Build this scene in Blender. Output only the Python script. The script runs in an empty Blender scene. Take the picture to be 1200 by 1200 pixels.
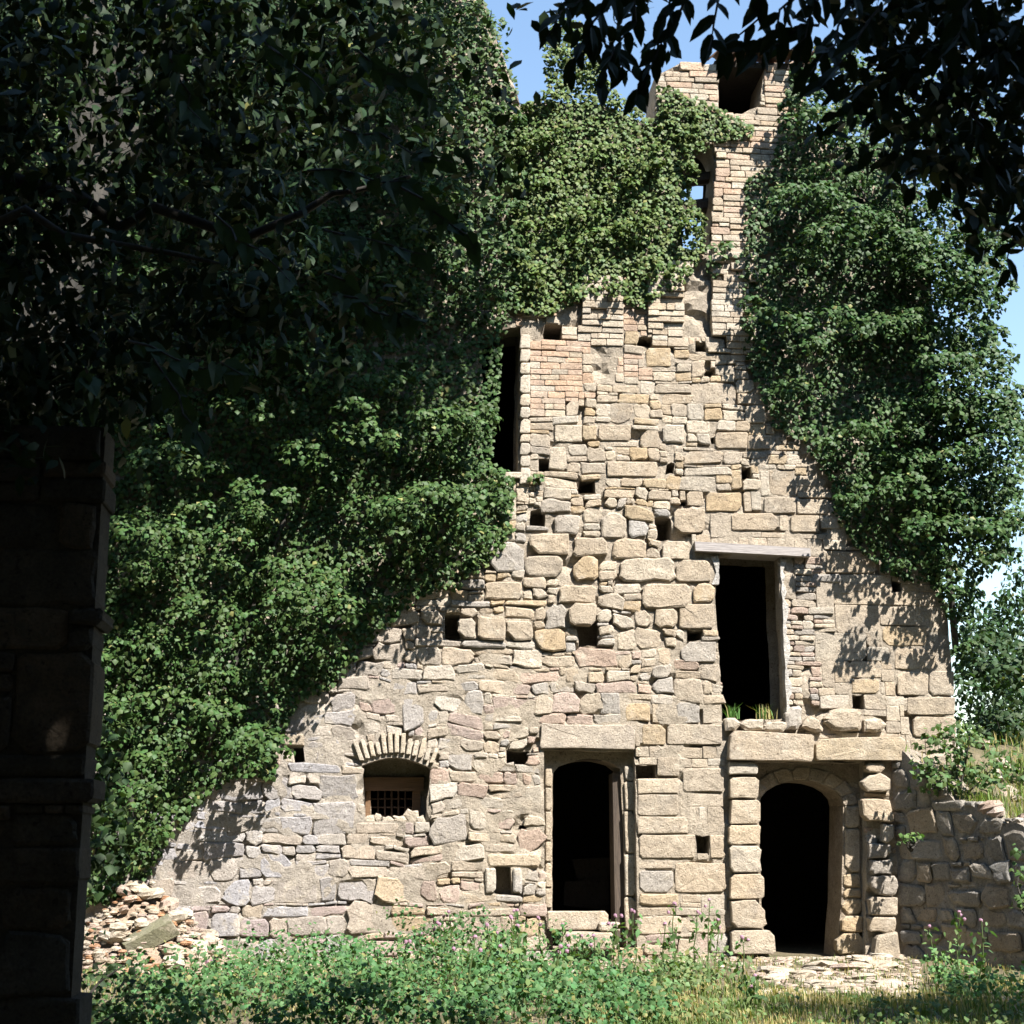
import bpy, math, random
import numpy as np
from mathutils import Vector, Matrix, noise
from mathutils.geometry import delaunay_2d_cdt

# ------------------------------------------------------------------ camera
F, YAW, PITCH = 1714.0, math.radians(5.0), math.radians(12.9)
CAM = Vector((0.0, -19.0, 1.44))
FW = Vector((math.sin(YAW)*math.cos(PITCH), math.cos(YAW)*math.cos(PITCH), math.sin(PITCH)))
RT = Vector((math.cos(YAW), -math.sin(YAW), 0))
UP = RT.cross(FW)
scene = bpy.context.scene
C = scene.collection
cam_data = bpy.data.cameras.new('camera')
cam = bpy.data.objects.new('camera', cam_data)
C.objects.link(cam)
cam.location = CAM
cam.rotation_euler = (math.pi/2 + PITCH, 0, -YAW)
cam_data.sensor_width = 56.0
cam_data.lens = 56.0*F/1200.0
cam_data.clip_end = 2000
cam_data.dof.use_dof = True
cam_data.dof.focus_distance = 19.0
cam_data.dof.aperture_fstop = 9.0
scene.camera = cam

# ------------------------------------------------------------------ light
SUN_EL, SUN_AZ = math.radians(52), math.radians(35)      # azimuth right of the facade normal
S = Vector((math.sin(SUN_AZ)*math.cos(SUN_EL), -math.cos(SUN_AZ)*math.cos(SUN_EL), math.sin(SUN_EL)))
world = bpy.data.worlds.new('World'); scene.world = world
world.use_nodes = True
wn = world.node_tree
sky = wn.nodes.new('ShaderNodeTexSky'); sky.sky_type = 'NISHITA'; sky.sun_disc = False
sky.sun_elevation = SUN_EL
sky.sun_rotation = math.pi - SUN_AZ
sky.air_density = 1.45; sky.dust_density = 0.0; sky.ozone_density = 2.2
bg = wn.nodes['Background']; bg.inputs[1].default_value = 0.085
wn.links.new(sky.outputs[0], bg.inputs[0])
sl = bpy.data.lights.new('sun', 'SUN'); sl.energy = 5.0; sl.angle = math.radians(0.5)
sl.color = (1.0, 0.962, 0.915)
sun = bpy.data.objects.new('sun', sl); C.objects.link(sun)
sun.rotation_euler = S.to_track_quat('Z', 'Y').to_euler()
sun.location = (10, -20, 30)
vs = scene.view_settings
vs.view_transform = 'Standard'; vs.look = 'None'; vs.exposure = 1.62; vs.gamma = 1.0
scene.render.engine = 'CYCLES'
scene.cycles.use_denoising = True
scene.cycles.max_bounces = 6
scene.cycles.diffuse_bounces = 1
scene.cycles.transmission_bounces = 3
scene.cycles.glossy_bounces = 2

rng = np.random.default_rng(7)
random.seed(7)

# ------------------------------------------------------------------ geometry helpers
def ray(px, py):
    return F*FW + (px-600.0)*RT + (600.0-py)*UP
def W(px, py, y=0.0):
    """photo pixel -> point on the vertical plane at depth y"""
    d = ray(float(px), float(py)); t = float((y-CAM.y)/d.y)
    return CAM + d*t
def G(px, py, z=0.0):
    d = ray(float(px), float(py)); t = float((z-CAM.z)/d.z)
    return CAM + d*t
def P(v):
    d = Vector(v)-CAM; k = F/d.dot(FW)
    return 600+d.dot(RT)*k, 600-d.dot(UP)*k
_R, _U, _F = np.array(RT), np.array(UP), np.array(FW)
def WN(px, py, y=0.0):
    d = F*_F[None] + (px[:, None]-600)*_R[None] + (600-py[:, None])*_U[None]
    t = (y-CAM.y)/d[:, 1]
    return np.array(CAM)[None] + d*t[:, None]
def PN(v):
    d = v-np.array(CAM)[None]; k = F/(d@_F)
    return 600+(d@_R)*k, 600-(d@_U)*k
def inpoly(x, y, poly):
    x = np.asarray(x, float); y = np.asarray(y, float)
    r = np.zeros(x.shape, bool); n = len(poly); j = n-1
    for i in range(n):
        xi, yi = poly[i]; xj, yj = poly[j]
        if yi != yj:
            r ^= ((yi > y) != (yj > y)) & (x < (xj-xi)*(y-yi)/(yj-yi)+xi)
        j = i
    return r
def nz(p, s=1.0): return noise.noise(Vector(p)*s)

WORLD_LOC = {}
def add(name, data, parent=None, loc=(0, 0, 0)):
    o = bpy.data.objects.new(name, data)
    C.objects.link(o)
    loc = Vector(loc)
    WORLD_LOC[o.name] = loc
    if parent is not None:
        o.parent = parent
        o.location = loc-WORLD_LOC[parent.name]
    else:
        o.location = loc
    return o
def tag(o, label=None, cat=None, group=None, kind=None):
    if label: o['label'] = label
    if cat: o['category'] = cat
    if group: o['group'] = group
    if kind: o['kind'] = kind
    return o
def thing(name, label, cat, loc=(0, 0, 0), group=None):
    return tag(add(name, None, None, loc), label, cat, group)
def mesh_from(name, v, f, mat, cols=None, smooth=False, loc=None):
    """v: verts in world space; loc is subtracted"""
    v = np.asarray(v, float).reshape(-1, 3)
    if loc is not None: v = v-np.array(loc)[None]
    me = bpy.data.meshes.new(name)
    if isinstance(f, np.ndarray):
        k = f.shape[1]
        me.vertices.add(len(v)); me.vertices.foreach_set('co', v.ravel())
        me.loops.add(f.size); me.loops.foreach_set('vertex_index', f.ravel().astype(np.int32))
        me.polygons.add(len(f))
        me.polygons.foreach_set('loop_start', np.arange(0, f.size, k, dtype=np.int32))
        me.polygons.foreach_set('loop_total', np.full(len(f), k, np.int32))
        me.update(calc_edges=True)
    else:
        me.from_pydata([tuple(a) for a in v], [], f)
    if cols is not None:
        at = me.attributes.new('col', 'FLOAT_COLOR', 'POINT')
        c = np.ones((len(v), 4)); c[:, :3] = cols
        at.data.foreach_set('color', c.ravel())
    if smooth:
        me.polygons.foreach_set('use_smooth', np.ones(len(me.polygons), bool))
    me.materials.append(mat)
    me.update()
    return me
def obj(name, v, f, mat, parent=None, cols=None, smooth=False, loc=None):
    if loc is None: loc = Vector(np.asarray(v, float).reshape(-1, 3).mean(0)) if len(v) else Vector()
    return add(name, mesh_from(name, v, f, mat, cols, smooth, loc), parent, loc)
class MB:
    """collects pieces for one joined mesh"""
    def __init__(s): s.v = []; s.f = []; s.c = []; s.n = 0
    def put(s, v, f, col=(1, 1, 1)):
        v = np.asarray(v, float); s.v.append(v)
        s.f += [tuple(i+s.n for i in q) for q in f]
        s.c.append(np.tile(np.array(col, float), (len(v), 1))); s.n += len(v)
    def build(s, name, mat, parent=None, smooth=False):
        return obj(name, np.vstack(s.v), s.f, mat, parent, np.vstack(s.c), smooth)
def box_vf(x0, x1, y0, y1, z0, z1, jit=0.0, nseg=(1, 1, 1)):
    v = [(x, y, z) for x in (x0, x1) for y in (y0, y1) for z in (z0, z1)]
    v = [(a+random.uniform(-jit, jit), b+random.uniform(-jit, jit), c+random.uniform(-jit, jit)) for a, b, c in v]
    f = [(0, 1, 3, 2), (4, 6, 7, 5), (0, 4, 5, 1), (2, 3, 7, 6), (0, 2, 6, 4), (1, 5, 7, 3)]
    return v, f
def tube_vf(pts, rad, n=8):
    pts = [Vector(p) for p in pts]; v = []; f = []
    ref = Vector((0.31, 0.2, 0.93))
    for i, p in enumerate(pts):
        d = (pts[min(i+1, len(pts)-1)]-pts[max(i-1, 0)]).normalized()
        a = d.cross(ref)
        if a.length < 0.1: a = d.cross(Vector((1, 0, 0)))
        a.normalize(); b = d.cross(a)
        r = rad[i] if hasattr(rad, '__len__') else rad
        for k in range(n):
            t = 2*math.pi*k/n
            v.append(p+a*math.cos(t)*r+b*math.sin(t)*r)
    for i in range(len(pts)-1):
        for k in range(n):
            f.append((i*n+k, i*n+(k+1) % n, (i+1)*n+(k+1) % n, (i+1)*n+k))
    f.append(tuple(range(n))[::-1]); f.append(tuple(range((len(pts)-1)*n, len(pts)*n)))
    return v, f
def wander(a, b, k=6, amp=0.15):
    a = Vector(a); b = Vector(b); r = []
    for i in range(k+1):
        t = i/k; p = a.lerp(b, t)
        if 0 < i < k: p += Vector((random.uniform(-amp, amp), random.uniform(-amp, amp), random.uniform(-amp, amp)))
        r.append(p)
    return r

# ------------------------------------------------------------------ materials
def new_mat(name):
    m = bpy.data.materials.new(name); m.use_nodes = True
    nt = m.node_tree; nt.nodes.clear()
    out = nt.nodes.new('ShaderNodeOutputMaterial')
    b = nt.nodes.new('ShaderNodeBsdfPrincipled')
    nt.links.new(b.outputs[0], out.inputs[0])
    return m, nt, b, out
def node(nt, t, **kw):
    n = nt.nodes.new(t)
    for k, v in kw.items(): setattr(n, k, v)
    return n
def noise_tex(nt, vec, scale, detail=4, rough=0.6):
    n = node(nt, 'ShaderNodeTexNoise'); n.inputs['Scale'].default_value = scale
    n.inputs['Detail'].default_value = detail; n.inputs['Roughness'].default_value = rough
    nt.links.new(vec, n.inputs['Vector']); return n
def ramp(nt, fac, stops):
    r = node(nt, 'ShaderNodeValToRGB'); e = r.color_ramp.elements
    while len(e) < len(stops): e.new(0.5)
    for i, (p, c) in enumerate(stops):
        e[i].position = p; e[i].color = (*c, 1) if len(c) == 3 else c
    nt.links.new(fac, r.inputs[0]); return r
def mixc(nt, a, b, fac, mode='MIX'):
    m = node(nt, 'ShaderNodeMix', data_type='RGBA', blend_type=mode)
    for s, val in ((m.inputs[0], fac), (m.inputs[6], a), (m.inputs[7], b)):
        if hasattr(val, 'is_linked') or hasattr(val, 'node'): nt.links.new(val, s)
        else: s.default_value = val if not isinstance(val, tuple) else (*val, 1)
    return m.outputs[2]
def masonry_mat(name, attr=True, base=(0.4, 0.33, 0.24), stain=(0.22, 0.2, 0.18), grain=60, bump=0.5, stain_amt=0.55, mottle=(0.72, 1.15), bloom=(.52, .45, .35)):
    m, nt, b, out = new_mat(name)
    geo = node(nt, 'ShaderNodeNewGeometry'); pos = geo.outputs['Position']
    if attr:
        a = node(nt, 'ShaderNodeAttribute', attribute_name='col'); col = a.outputs['Color']
    else:
        rgb = node(nt, 'ShaderNodeRGB'); rgb.outputs[0].default_value = (*base, 1); col = rgb.outputs[0]
    n1 = noise_tex(nt, pos, 5.5, 6, 0.7)
    r1 = ramp(nt, n1.outputs[0], [(0.3, (mottle[0],)*3), (0.7, (mottle[1],)*3)])
    c = mixc(nt, col, r1.outputs[0], 1.0, 'MULTIPLY')
    n2 = noise_tex(nt, pos, 1.3, 7, 0.72)
    r2 = ramp(nt, n2.outputs[0], [(0.5, (0, 0, 0)), (0.72, (1, 1, 1))])
    mul = node(nt, 'ShaderNodeMath', operation='MULTIPLY'); mul.inputs[1].default_value = stain_amt
    nt.links.new(r2.outputs[0], mul.inputs[0])
    c = mixc(nt, c, stain, mul.outputs[0])
    n3 = noise_tex(nt, pos, grain, 3, 0.6)
    r3 = ramp(nt, n3.outputs[0], [(0.32, (0.72, 0.72, 0.72)), (0.6, (1.05, 1.05, 1.05))])
    c = mixc(nt, c, r3.outputs[0], 1.0, 'MULTIPLY')
    n7 = noise_tex(nt, pos, 27, 3, 0.55)                  # weather pits
    r7 = ramp(nt, n7.outputs[0], [(0.3, (.5, .48, .46)), (0.4, (1, 1, 1))])
    c = mixc(nt, c, r7.outputs[0], 1.0, 'MULTIPLY')
    n6 = noise_tex(nt, pos, 3.2, 6, 0.75)                 # pale lime bloom
    r6 = ramp(nt, n6.outputs[0], [(0.54, (0, 0, 0)), (0.66, (.6, .6, .6))])
    c = mixc(nt, c, bloom, r6.outputs[0])
    nt.links.new(c, b.inputs['Base Color'])
    b.inputs['Roughness'].default_value = 0.93; b.inputs['Specular IOR Level'].default_value = 0.15
    n4 = noise_tex(nt, pos, 11, 9, 0.78)
    n5 = noise_tex(nt, pos, 48, 4, 0.7)
    bp = node(nt, 'ShaderNodeBump'); bp.inputs['Strength'].default_value = min(1, bump*1.5); bp.inputs['Distance'].default_value = 0.06
    nt.links.new(n4.outputs[0], bp.inputs['Height'])
    bp2 = node(nt, 'ShaderNodeBump'); bp2.inputs['Strength'].default_value = bump; bp2.inputs['Distance'].default_value = 0.02
    nt.links.new(n5.outputs[0], bp2.inputs['Height']); nt.links.new(bp.outputs[0], bp2.inputs['Normal'])
    nt.links.new(bp2.outputs[0], b.inputs['Normal'])
    return m
M = {}
M['stone'] = masonry_mat('weathered_stone')
M['brick'] = masonry_mat('weathered_brick', bump=0.35, stain_amt=0.3)
M['mortar'] = masonry_mat('lime_mortar', attr=True, grain=45, bump=0.75, stain_amt=0.4)
M['dark_stone'] = masonry_mat('shade_toned_stone', attr=True, stain=(0.03, 0.03, 0.022), stain_amt=0.8, bloom=(.09, .08, .06))  # deep shade of the pier put into the stone colour
M['interior'] = masonry_mat('shade_toned_interior', attr=False, base=(0.05, 0.043, 0.036), stain=(0.02, 0.02, 0.02), bloom=(.05, .045, .04))  # gloom of the unlit rooms put into the base colour
M['tile'] = masonry_mat('terracotta', attr=False, base=(0.2, 0.12, 0.08), stain=(0.06, 0.055, 0.05), stain_amt=0.8, bloom=(.2, .15, .1))
def wood_mat(name, c1, c2, sc=(3, 3, 3)):
    m, nt, b, out = new_mat(name)
    tc = node(nt, 'ShaderNodeTexCoord'); mp = node(nt, 'ShaderNodeMapping'); mp.inputs['Scale'].default_value = sc
    nt.links.new(tc.outputs['Object'], mp.inputs[0])
    n = noise_tex(nt, mp.outputs[0], 4, 8, 0.7)
    r = ramp(nt, n.outputs[0], [(0.3, c1), (0.7, c2)])
    nt.links.new(r.outputs[0], b.inputs['Base Color']); b.inputs['Roughness'].default_value = 0.85
    bp = node(nt, 'ShaderNodeBump'); bp.inputs['Strength'].default_value = 0.5; bp.inputs['Distance'].default_value = 0.02
    nt.links.new(n.outputs[0], bp.inputs['Height']); nt.links.new(bp.outputs[0], b.inputs['Normal'])
    return m
M['grey_wood'] = wood_mat('weathered_grey_wood', (0.2, 0.18, 0.17), (0.42, 0.38, 0.35), (1, 12, 12))
M['dark_wood'] = wood_mat('dark_wood', (0.035, 0.026, 0.02), (0.11, 0.08, 0.055), (12, 12, 1))
M['brown_wood'] = wood_mat('brown_wood', (0.09, 0.05, 0.025), (0.2, 0.11, 0.05), (1, 12, 12))
M['bark'] = wood_mat('bark', (0.018, 0.016, 0.012), (0.055, 0.048, 0.036), (6, 6, 1.5))
m, nt, b, out = new_mat('rusty_iron'); b.inputs['Base Color'].default_value = (0.05, 0.03, 0.02, 1); b.inputs['Roughness'].default_value = 0.8
M['iron'] = m
def leaf_mat(name, rough=0.42, transl=0.22, spec=0.5):
    m, nt, b, out = new_mat(name)
    a = node(nt, 'ShaderNodeAttribute', attribute_name='col')
    nt.links.new(a.outputs['Color'], b.inputs['Base Color'])
    b.inputs['Roughness'].default_value = rough; b.inputs['Specular IOR Level'].default_value = spec
    tr = node(nt, 'ShaderNodeBsdfTranslucent')
    tc = mixc(nt, a.outputs['Color'], (1.3, 1.5, 0.5), 1.0, 'MULTIPLY')
    nt.links.new(tc, tr.inputs[0])
    mx = node(nt, 'ShaderNodeMixShader'); mx.inputs[0].default_value = transl
    nt.links.new(b.outputs[0], mx.inputs[1]); nt.links.new(tr.outputs[0], mx.inputs[2])
    nt.links.new(mx.outputs[0], out.inputs[0])
    return m
M['ivy'] = leaf_mat('ivy_leaf', 0.55, 0.1, 0.2)
M['leaf'] = leaf_mat('tree_leaf', 0.55, 0.08, 0.12)
M['weed'] = leaf_mat('weed_leaf', 0.6, 0.25, 0.25)
M['grass'] = leaf_mat('grass_blade', 0.6, 0.3, 0.25)
M['petal'] = leaf_mat('petal', 0.7, 0.3, 0.1)
m, nt, b, out = new_mat('earth')
geo = node(nt, 'ShaderNodeNewGeometry')
n = noise_tex(nt, geo.outputs['Position'], 0.9, 8, 0.7)
n2 = noise_tex(nt, geo.outputs['Position'], 22, 6, 0.7)
r = ramp(nt, n.outputs[0], [(0.35, (0.07, 0.07, 0.026)), (0.5, (0.125, 0.1, 0.052)), (0.68, (0.22, 0.175, 0.115))])
r2 = ramp(nt, n2.outputs[0], [(0.3, (0.55, 0.55, 0.55)), (0.7, (1.2, 1.2, 1.2))])
nt.links.new(mixc(nt, r.outputs[0], r2.outputs[0], 1.0, 'MULTIPLY'), b.inputs['Base Color'])
b.inputs['Roughness'].default_value = 0.95
bp = node(nt, 'ShaderNodeBump'); bp.inputs['Strength'].default_value = 0.7; bp.inputs['Distance'].default_value = 0.06
nt.links.new(n2.outputs[0], bp.inputs['Height']); nt.links.new(bp.outputs[0], b.inputs['Normal'])
M['earth'] = m

# ------------------------------------------------------------------ stones
def jcol(c, dv=0.12, dh=0.03):
    k = 1+random.uniform(-dv, dv); w = random.uniform(-dh, dh)
    return (max(0.02, c[0]*k*(1+w)), max(0.02, c[1]*k), max(0.02, c[2]*k*(1-w*1.5)))
def stone_vf(w, h, prot, p=4.0, jit=0.06, N=14, back=0.06, inset=0.02, bulge=0.012, quad=None, tilt=0.03):
    """hewn block in local coords: x right, z up, front near y=-prot; quad: corner offsets (bl, br, tr, tl)"""
    hw, hh = w/2, h/2
    # outline: points walked round the rectangle, corners knocked off by different amounts
    outl = []
    m_ = min(w, h); ch = [m_*min(.42, abs(random.gauss(0, 1.1))*1.1/p+.02) for _ in range(4)]
    cor = [(-1, -1), (1, -1), (1, 1), (-1, 1)]
    nx_, nz_ = (2, 1) if w > 1.5*h else (1, 1)
    for i in range(4):
        a, b = cor[i], cor[(i+1) % 4]
        ax, az, bx, bz = a[0]*hw, a[1]*hh, b[0]*hw, b[1]*hh
        L = math.hypot(bx-ax, bz-az); dx, dz = (bx-ax)/L, (bz-az)/L
        k = nx_ if i % 2 == 0 else nz_
        c0, c1 = min(ch[i], L*.45), min(ch[(i+1) % 4], L*.45)
        for t in np.linspace(c0, L-c1, k+2):
            e = random.gauss(0, jit)*m_*.6
            outl.append((ax+dx*t-dz*e*-1*0+(-dz)*e, az+dz*t+dx*e))
    N = len(outl)
    o2 = []
    for X, Z in outl:
        if quad:
            a, b = min(1, max(0, X/w+.5)), min(1, max(0, Z/h+.5))
            q = [(1-a)*(1-b), a*(1-b), a*b, (1-a)*b]
            X, Z = X+sum(q[k]*quad[k][0] for k in range(4)), Z+sum(q[k]*quad[k][1] for k in range(4))
        o2.append((X, Z))
    mx, mz = sum(a for a, b in o2)/N, sum(b for a, b in o2)/N
    tx, tz = random.gauss(0, tilt), random.gauss(0, tilt)
    ins = min(inset, .22*m_); v = []
    rough = min(bulge*.3, .007*m_)
    kx, kz = max(.5, 1-2*ins/w), max(.5, 1-2*ins/h)
    for X, Z in o2: v.append((X, back, Z))
    for X, Z in o2: v.append((X, -prot+ins*random.uniform(.45, .9)+tx*X+tz*Z, Z))
    for X, Z in o2: v.append((mx+(X-mx)*kx, -prot+random.gauss(0, rough*.4)+tx*X+tz*Z, mz+(Z-mz)*kz))
    fx, fz = random.uniform(-.12, .12)*w, random.uniform(-.12, .12)*h
    for X, Z in o2:
        k = random.uniform(.5, .66)
        v.append((mx+fx+(X-mx)*k, -prot-bulge*.25+random.gauss(0, rough)+tx*X*k+tz*Z*k, mz+fz+(Z-mz)*k))
    v.append((mx+fx, -prot-bulge*.3+random.gauss(0, rough), mz+fz))
    f = []
    for r_ in range(3):
        for i in range(N):
            j = (i+1) % N
            f.append((r_*N+i, r_*N+j, (r_+1)*N+j, (r_+1)*N+i))
    for i in range(N): f.append((3*N+i, 3*N+(i+1) % N, 4*N))
    return v, f

# masonry styles: w range, h range, protrusion, superellipse p, jitter, joint, base colours, mortar depth
TAN, GREY, YEL, PINK, PALE = (0.45, 0.37, 0.275), (0.41, 0.365, 0.31), (0.47, 0.36, 0.23), (0.44, 0.335, 0.265), (0.51, 0.435, 0.335)
STY = {
 'brick':  dict(w=(.24, .38), h=(.076, .09), pr=(.002, .014), p=14, j=.012, gap=.007, cols=[PALE, (0.49, 0.38, 0.28), (0.48, 0.345, 0.245), TAN], md=.006, ins=.005, wob=.008),
 'pil':    dict(w=(.22, .38), h=(.08, .094), pr=(.075, .095), p=14, j=.012, gap=.007, cols=[PALE, PALE, (0.49, 0.4, 0.3), TAN], md=.03, ins=.005, wob=.008),
 'tower':  dict(w=(.26, .46), h=(.085, .1), pr=(.004, .03), p=10, j=.02, gap=.01, cols=[(0.48, 0.385, 0.28), PALE, (0.47, 0.345, 0.25), TAN], md=.016, ins=.008, wob=.014),
 'thin':   dict(w=(.14, .4), h=(.055, .1), pr=(.0, .022), p=6, j=.05, gap=.008, cols=[PALE, TAN, PINK, GREY], md=.006, ins=.009, wob=.02),
 'ashlar': dict(w=(.4, .95), h=(.27, .4), pr=(-.003, .009), p=14, j=.012, gap=.005, cols=[TAN, TAN, PALE], md=.001, ins=.007, wob=.015),
 'rubble': dict(w=(.26, .66), h=(.22, .36), pr=(.006, .04), p=6, j=.07, gap=.008, cols=[TAN, TAN, GREY, PALE, YEL], md=.006, ins=.017, wob=.07),
 'course': dict(w=(.22, .6), h=(.13, .24), pr=(.003, .026), p=8, j=.045, gap=.007, cols=[TAN, PALE, TAN, YEL, PALE], md=.004, ins=.012, wob=.04),
 'flush':  dict(w=(.18, .6), h=(.13, .27), pr=(-.006, .018), p=6, j=.08, gap=.008, cols=[GREY, TAN, TAN, PALE, PINK], md=-.001, ins=.014, wob=.06),
 'flushl': dict(w=(.2, .65), h=(.12, .25), pr=(-.009, .01), p=6, j=.08, gap=.008, cols=[GREY, GREY, (0.43, 0.385, 0.335), PALE, TAN], md=.0, ins=.012, wob=.06),
 'base':   dict(w=(.22, .65), h=(.14, .24), pr=(-.004, .022), p=6, j=.07, gap=.008, cols=[YEL, TAN, GREY, PINK, TAN], md=.0, ins=.014, wob=.05),
}
def style_at(px, py):
    if py < 192 or (px > 835 and py < 300): return 'tower'
    if 833 <= px <= 878 and py < 432: return 'pil'
    if (680 <= px <= 724 and py < 404) or (761 <= px <= 801 and py < 408): return 'pil'
    if py < 400 and px < 835: return 'brick'
    if 620 <= px <= 700+18*math.sin(py*.3) and py < 492-0.45*max(0, px-640): return 'brick'
    if 722 <= px <= 765 and 415 <= py <= 452: return 'brick'
    if 920 <= px <= 966+8*math.sin(py*.21) and 656 <= py <= 838: return 'thin'
    if px > 950 and 610 < py < 880: return 'ashlar'
    if 744 < px < 850 and 840 < py < 1085: return 'ashlar'
    if 800 < px and 560 < py < 660: return 'ashlar' if py > 575 else 'course'
    if py < 588: return 'course'
    if py < 770+6*math.sin(px*.05) and px < 842: return 'rubble'
    if px < 400 and py < 1060: return 'flushl'
    if py > 1045: return 'base'
    return 'flush'

CELL = 0.02
class Packer:
    def __init__(s, u0, u1, v0, v1):
        s.u0, s.v0 = u0, v0
        s.nu, s.nv = int((u1-u0)/CELL), int((v1-v0)/CELL)
        s.free = np.ones((s.nv, s.nu), bool)
        U, V = np.meshgrid(u0+(np.arange(s.nu)+.5)*CELL, v0+(np.arange(s.nv)+.5)*CELL)
        s.U, s.V = U, V; s.cl = {}
    def block(s, poly, inside=True):
        m_ = inpoly(s.U, s.V, poly)
        s.free &= ~m_ if inside else m_
    def lines(s, kl):
        if kl not in s.cl:
            a = [s.v0]; top = s.v0+s.nv*CELL+1.5
            while a[-1] < top:
                if kl == 'loose':
                    py = P((2, 0, a[-1]))[1]
                    hr = (.22, .36) if 590 < py < 765 else (.13, .24) if py <= 590 else (.14, .27)
                else: hr = STY[kl]['h']
                a.append(a[-1]+random.uniform(*hr))
            s.cl[kl] = np.array(a)
        return s.cl[kl]
    def run(s, style_fn):
        """roughly coursed masonry: rows of one height, joined and split at random"""
        out = []; joints = np.zeros((s.nv, s.nu+1), bool)
        for iv in range(s.nv):
            row = s.free[iv]; iu = 0; last = -9
            while True:
                nxt = np.flatnonzero(row[iu:])
                if len(nxt) == 0: break
                iu += nxt[0]
                u, v = s.u0+iu*CELL, s.v0+iv*CELL
                st = style_fn(u+.05, v+.05); d = STY[st]
                kl = st if st in ('brick', 'pil', 'tower', 'ashlar', 'thin', 'ret', 'pier') else 'loose'
                L_ = s.lines(kl); nl = L_[np.searchsorted(L_, v+(.04 if kl in ('brick', 'pil', 'tower', 'thin') else .085))]
                h = nl-v
                w = random.uniform(*d['w'])
                loose_ = st not in ('brick', 'pil', 'tower', 'ashlar')
                if iu != last: w *= random.uniform(.45, 1.1)
                if loose_ and st != 'ret' and random.random() < .06: h = L_[min(len(L_)-1, np.searchsorted(L_, nl)+1)]-v; w *= 1.3
                nw, nh = max(3, round(w/CELL)), max(3, round(h/CELL))
                stop = np.flatnonzero(~row[iu:iu+nw+9]); run_ = min(stop[0] if len(stop) else nw+9, s.nu-iu)
                if iv and joints[iv-1, max(0, iu+nw-2):iu+nw+3].any(): nw += 4 if random.random() < .6 or nw < 9 else -4
                if run_ <= nw+6: nw = run_ if run_ <= nw+3 else max(3, int(run_*random.uniform(.4, .6)))
                blk = s.free[iv:iv+nh+4, iu:iu+nw]
                bad = np.flatnonzero(~blk.all(axis=1)); mh = bad[0] if len(bad) else len(blk)
                nh = mh if (len(bad) and mh <= nh+3) else min(nh, mh)
                nh = max(nh, 1)
                if loose_ and nw*1.35 < nh and nw*CELL < .2: nh = max(2, int(nw*.9))
                s.free[iv:iv+nh, iu:iu+nw] = False; joints[iv:iv+nh, min(iu+nw, s.nu)] = True; last = iu+nw
                W_, H_ = nw*CELL, nh*CELL
                if W_ >= (.09 if loose_ else .06) and H_ >= .05:
                    r_ = random.random()
                    if loose_ and H_ > .17 and r_ < .2 and st != 'ret':
                        k = random.uniform(.35, .65); out += [(u, v, W_, H_*k, st), (u, v+H_*k, W_, H_*(1-k), st)]
                    elif loose_ and H_ > .15 and r_ < (.45 if st != 'ret' else .12):       # low stone with a thin shim on top
                        k = random.uniform(.68, .84); out.append((u, v, W_, H_*k, st))
                        a = 0
                        while a < W_-.05:
                            b = min(W_-a, random.uniform(.1, .26)); out.append((u+a, v+H_*k, b, H_*(1-k), st)); a += b
                    else:
                        out.append((u, v, W_, H_, st))
                iu += nw
                row = s.free[iv]
        return out
def warp(u, v, a):
    return (a*nz((u*1.7, 3.3, v*1.7))+a*.5*nz((u*4.1, 8.3, v*4.1)), 1.2*a*nz((u*1.5, 13.3, v*1.5))+a*.6*nz((u*4.3, 18.3, v*4.3)))

# ================================================================== THE SETTING
def ground_z(x, y):
    z = 0.05*nz((x*.5, y*.5, 3.1))+0.02*nz((x*1.9, y*1.9, 1))
    if y > -2: z += 0.05*(y+2)*min(1, max(0, 1-(y-0)/3)) if y < 1 else 0.1
    return z-0.03
def grid_axis(lo, hi, step, far):
    a = list(np.arange(lo, hi+1e-6, step)); s_ = step
    while a[-1] < far: s_ *= 1.5; a.append(a[-1]+s_)
    s_ = step
    while a[0] > -far: s_ *= 1.5; a.insert(0, a[0]-s_)
    return a
xs = grid_axis(-9, 11, 0.2, 400); ys = grid_axis(-14, 2, 0.2, 400)
v = [(x, y, ground_z(x, y) if abs(x) < 20 and -30 < y < 20 else -0.03) for y in ys for x in xs]
nx = len(xs)
f = [(j*nx+i, j*nx+i+1, (j+1)*nx+i+1, (j+1)*nx+i) for j in range(len(ys)-1) for i in range(nx-1)]
tag(obj('ground', v, f, M['earth'], smooth=True, loc=(0, 0, 0)), kind='structure')

# ================================================================== THE RUIN
base_loc = W(600, 1130)
ruin = thing('ruined_building', 'tall ruined stone building with gaping doorways and ivy over its gable', 'ruin', (base_loc.x, 0, 0))

def wuv(pts): return [(W(a, b).x, W(a, b).z) for a, b in pts]
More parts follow.
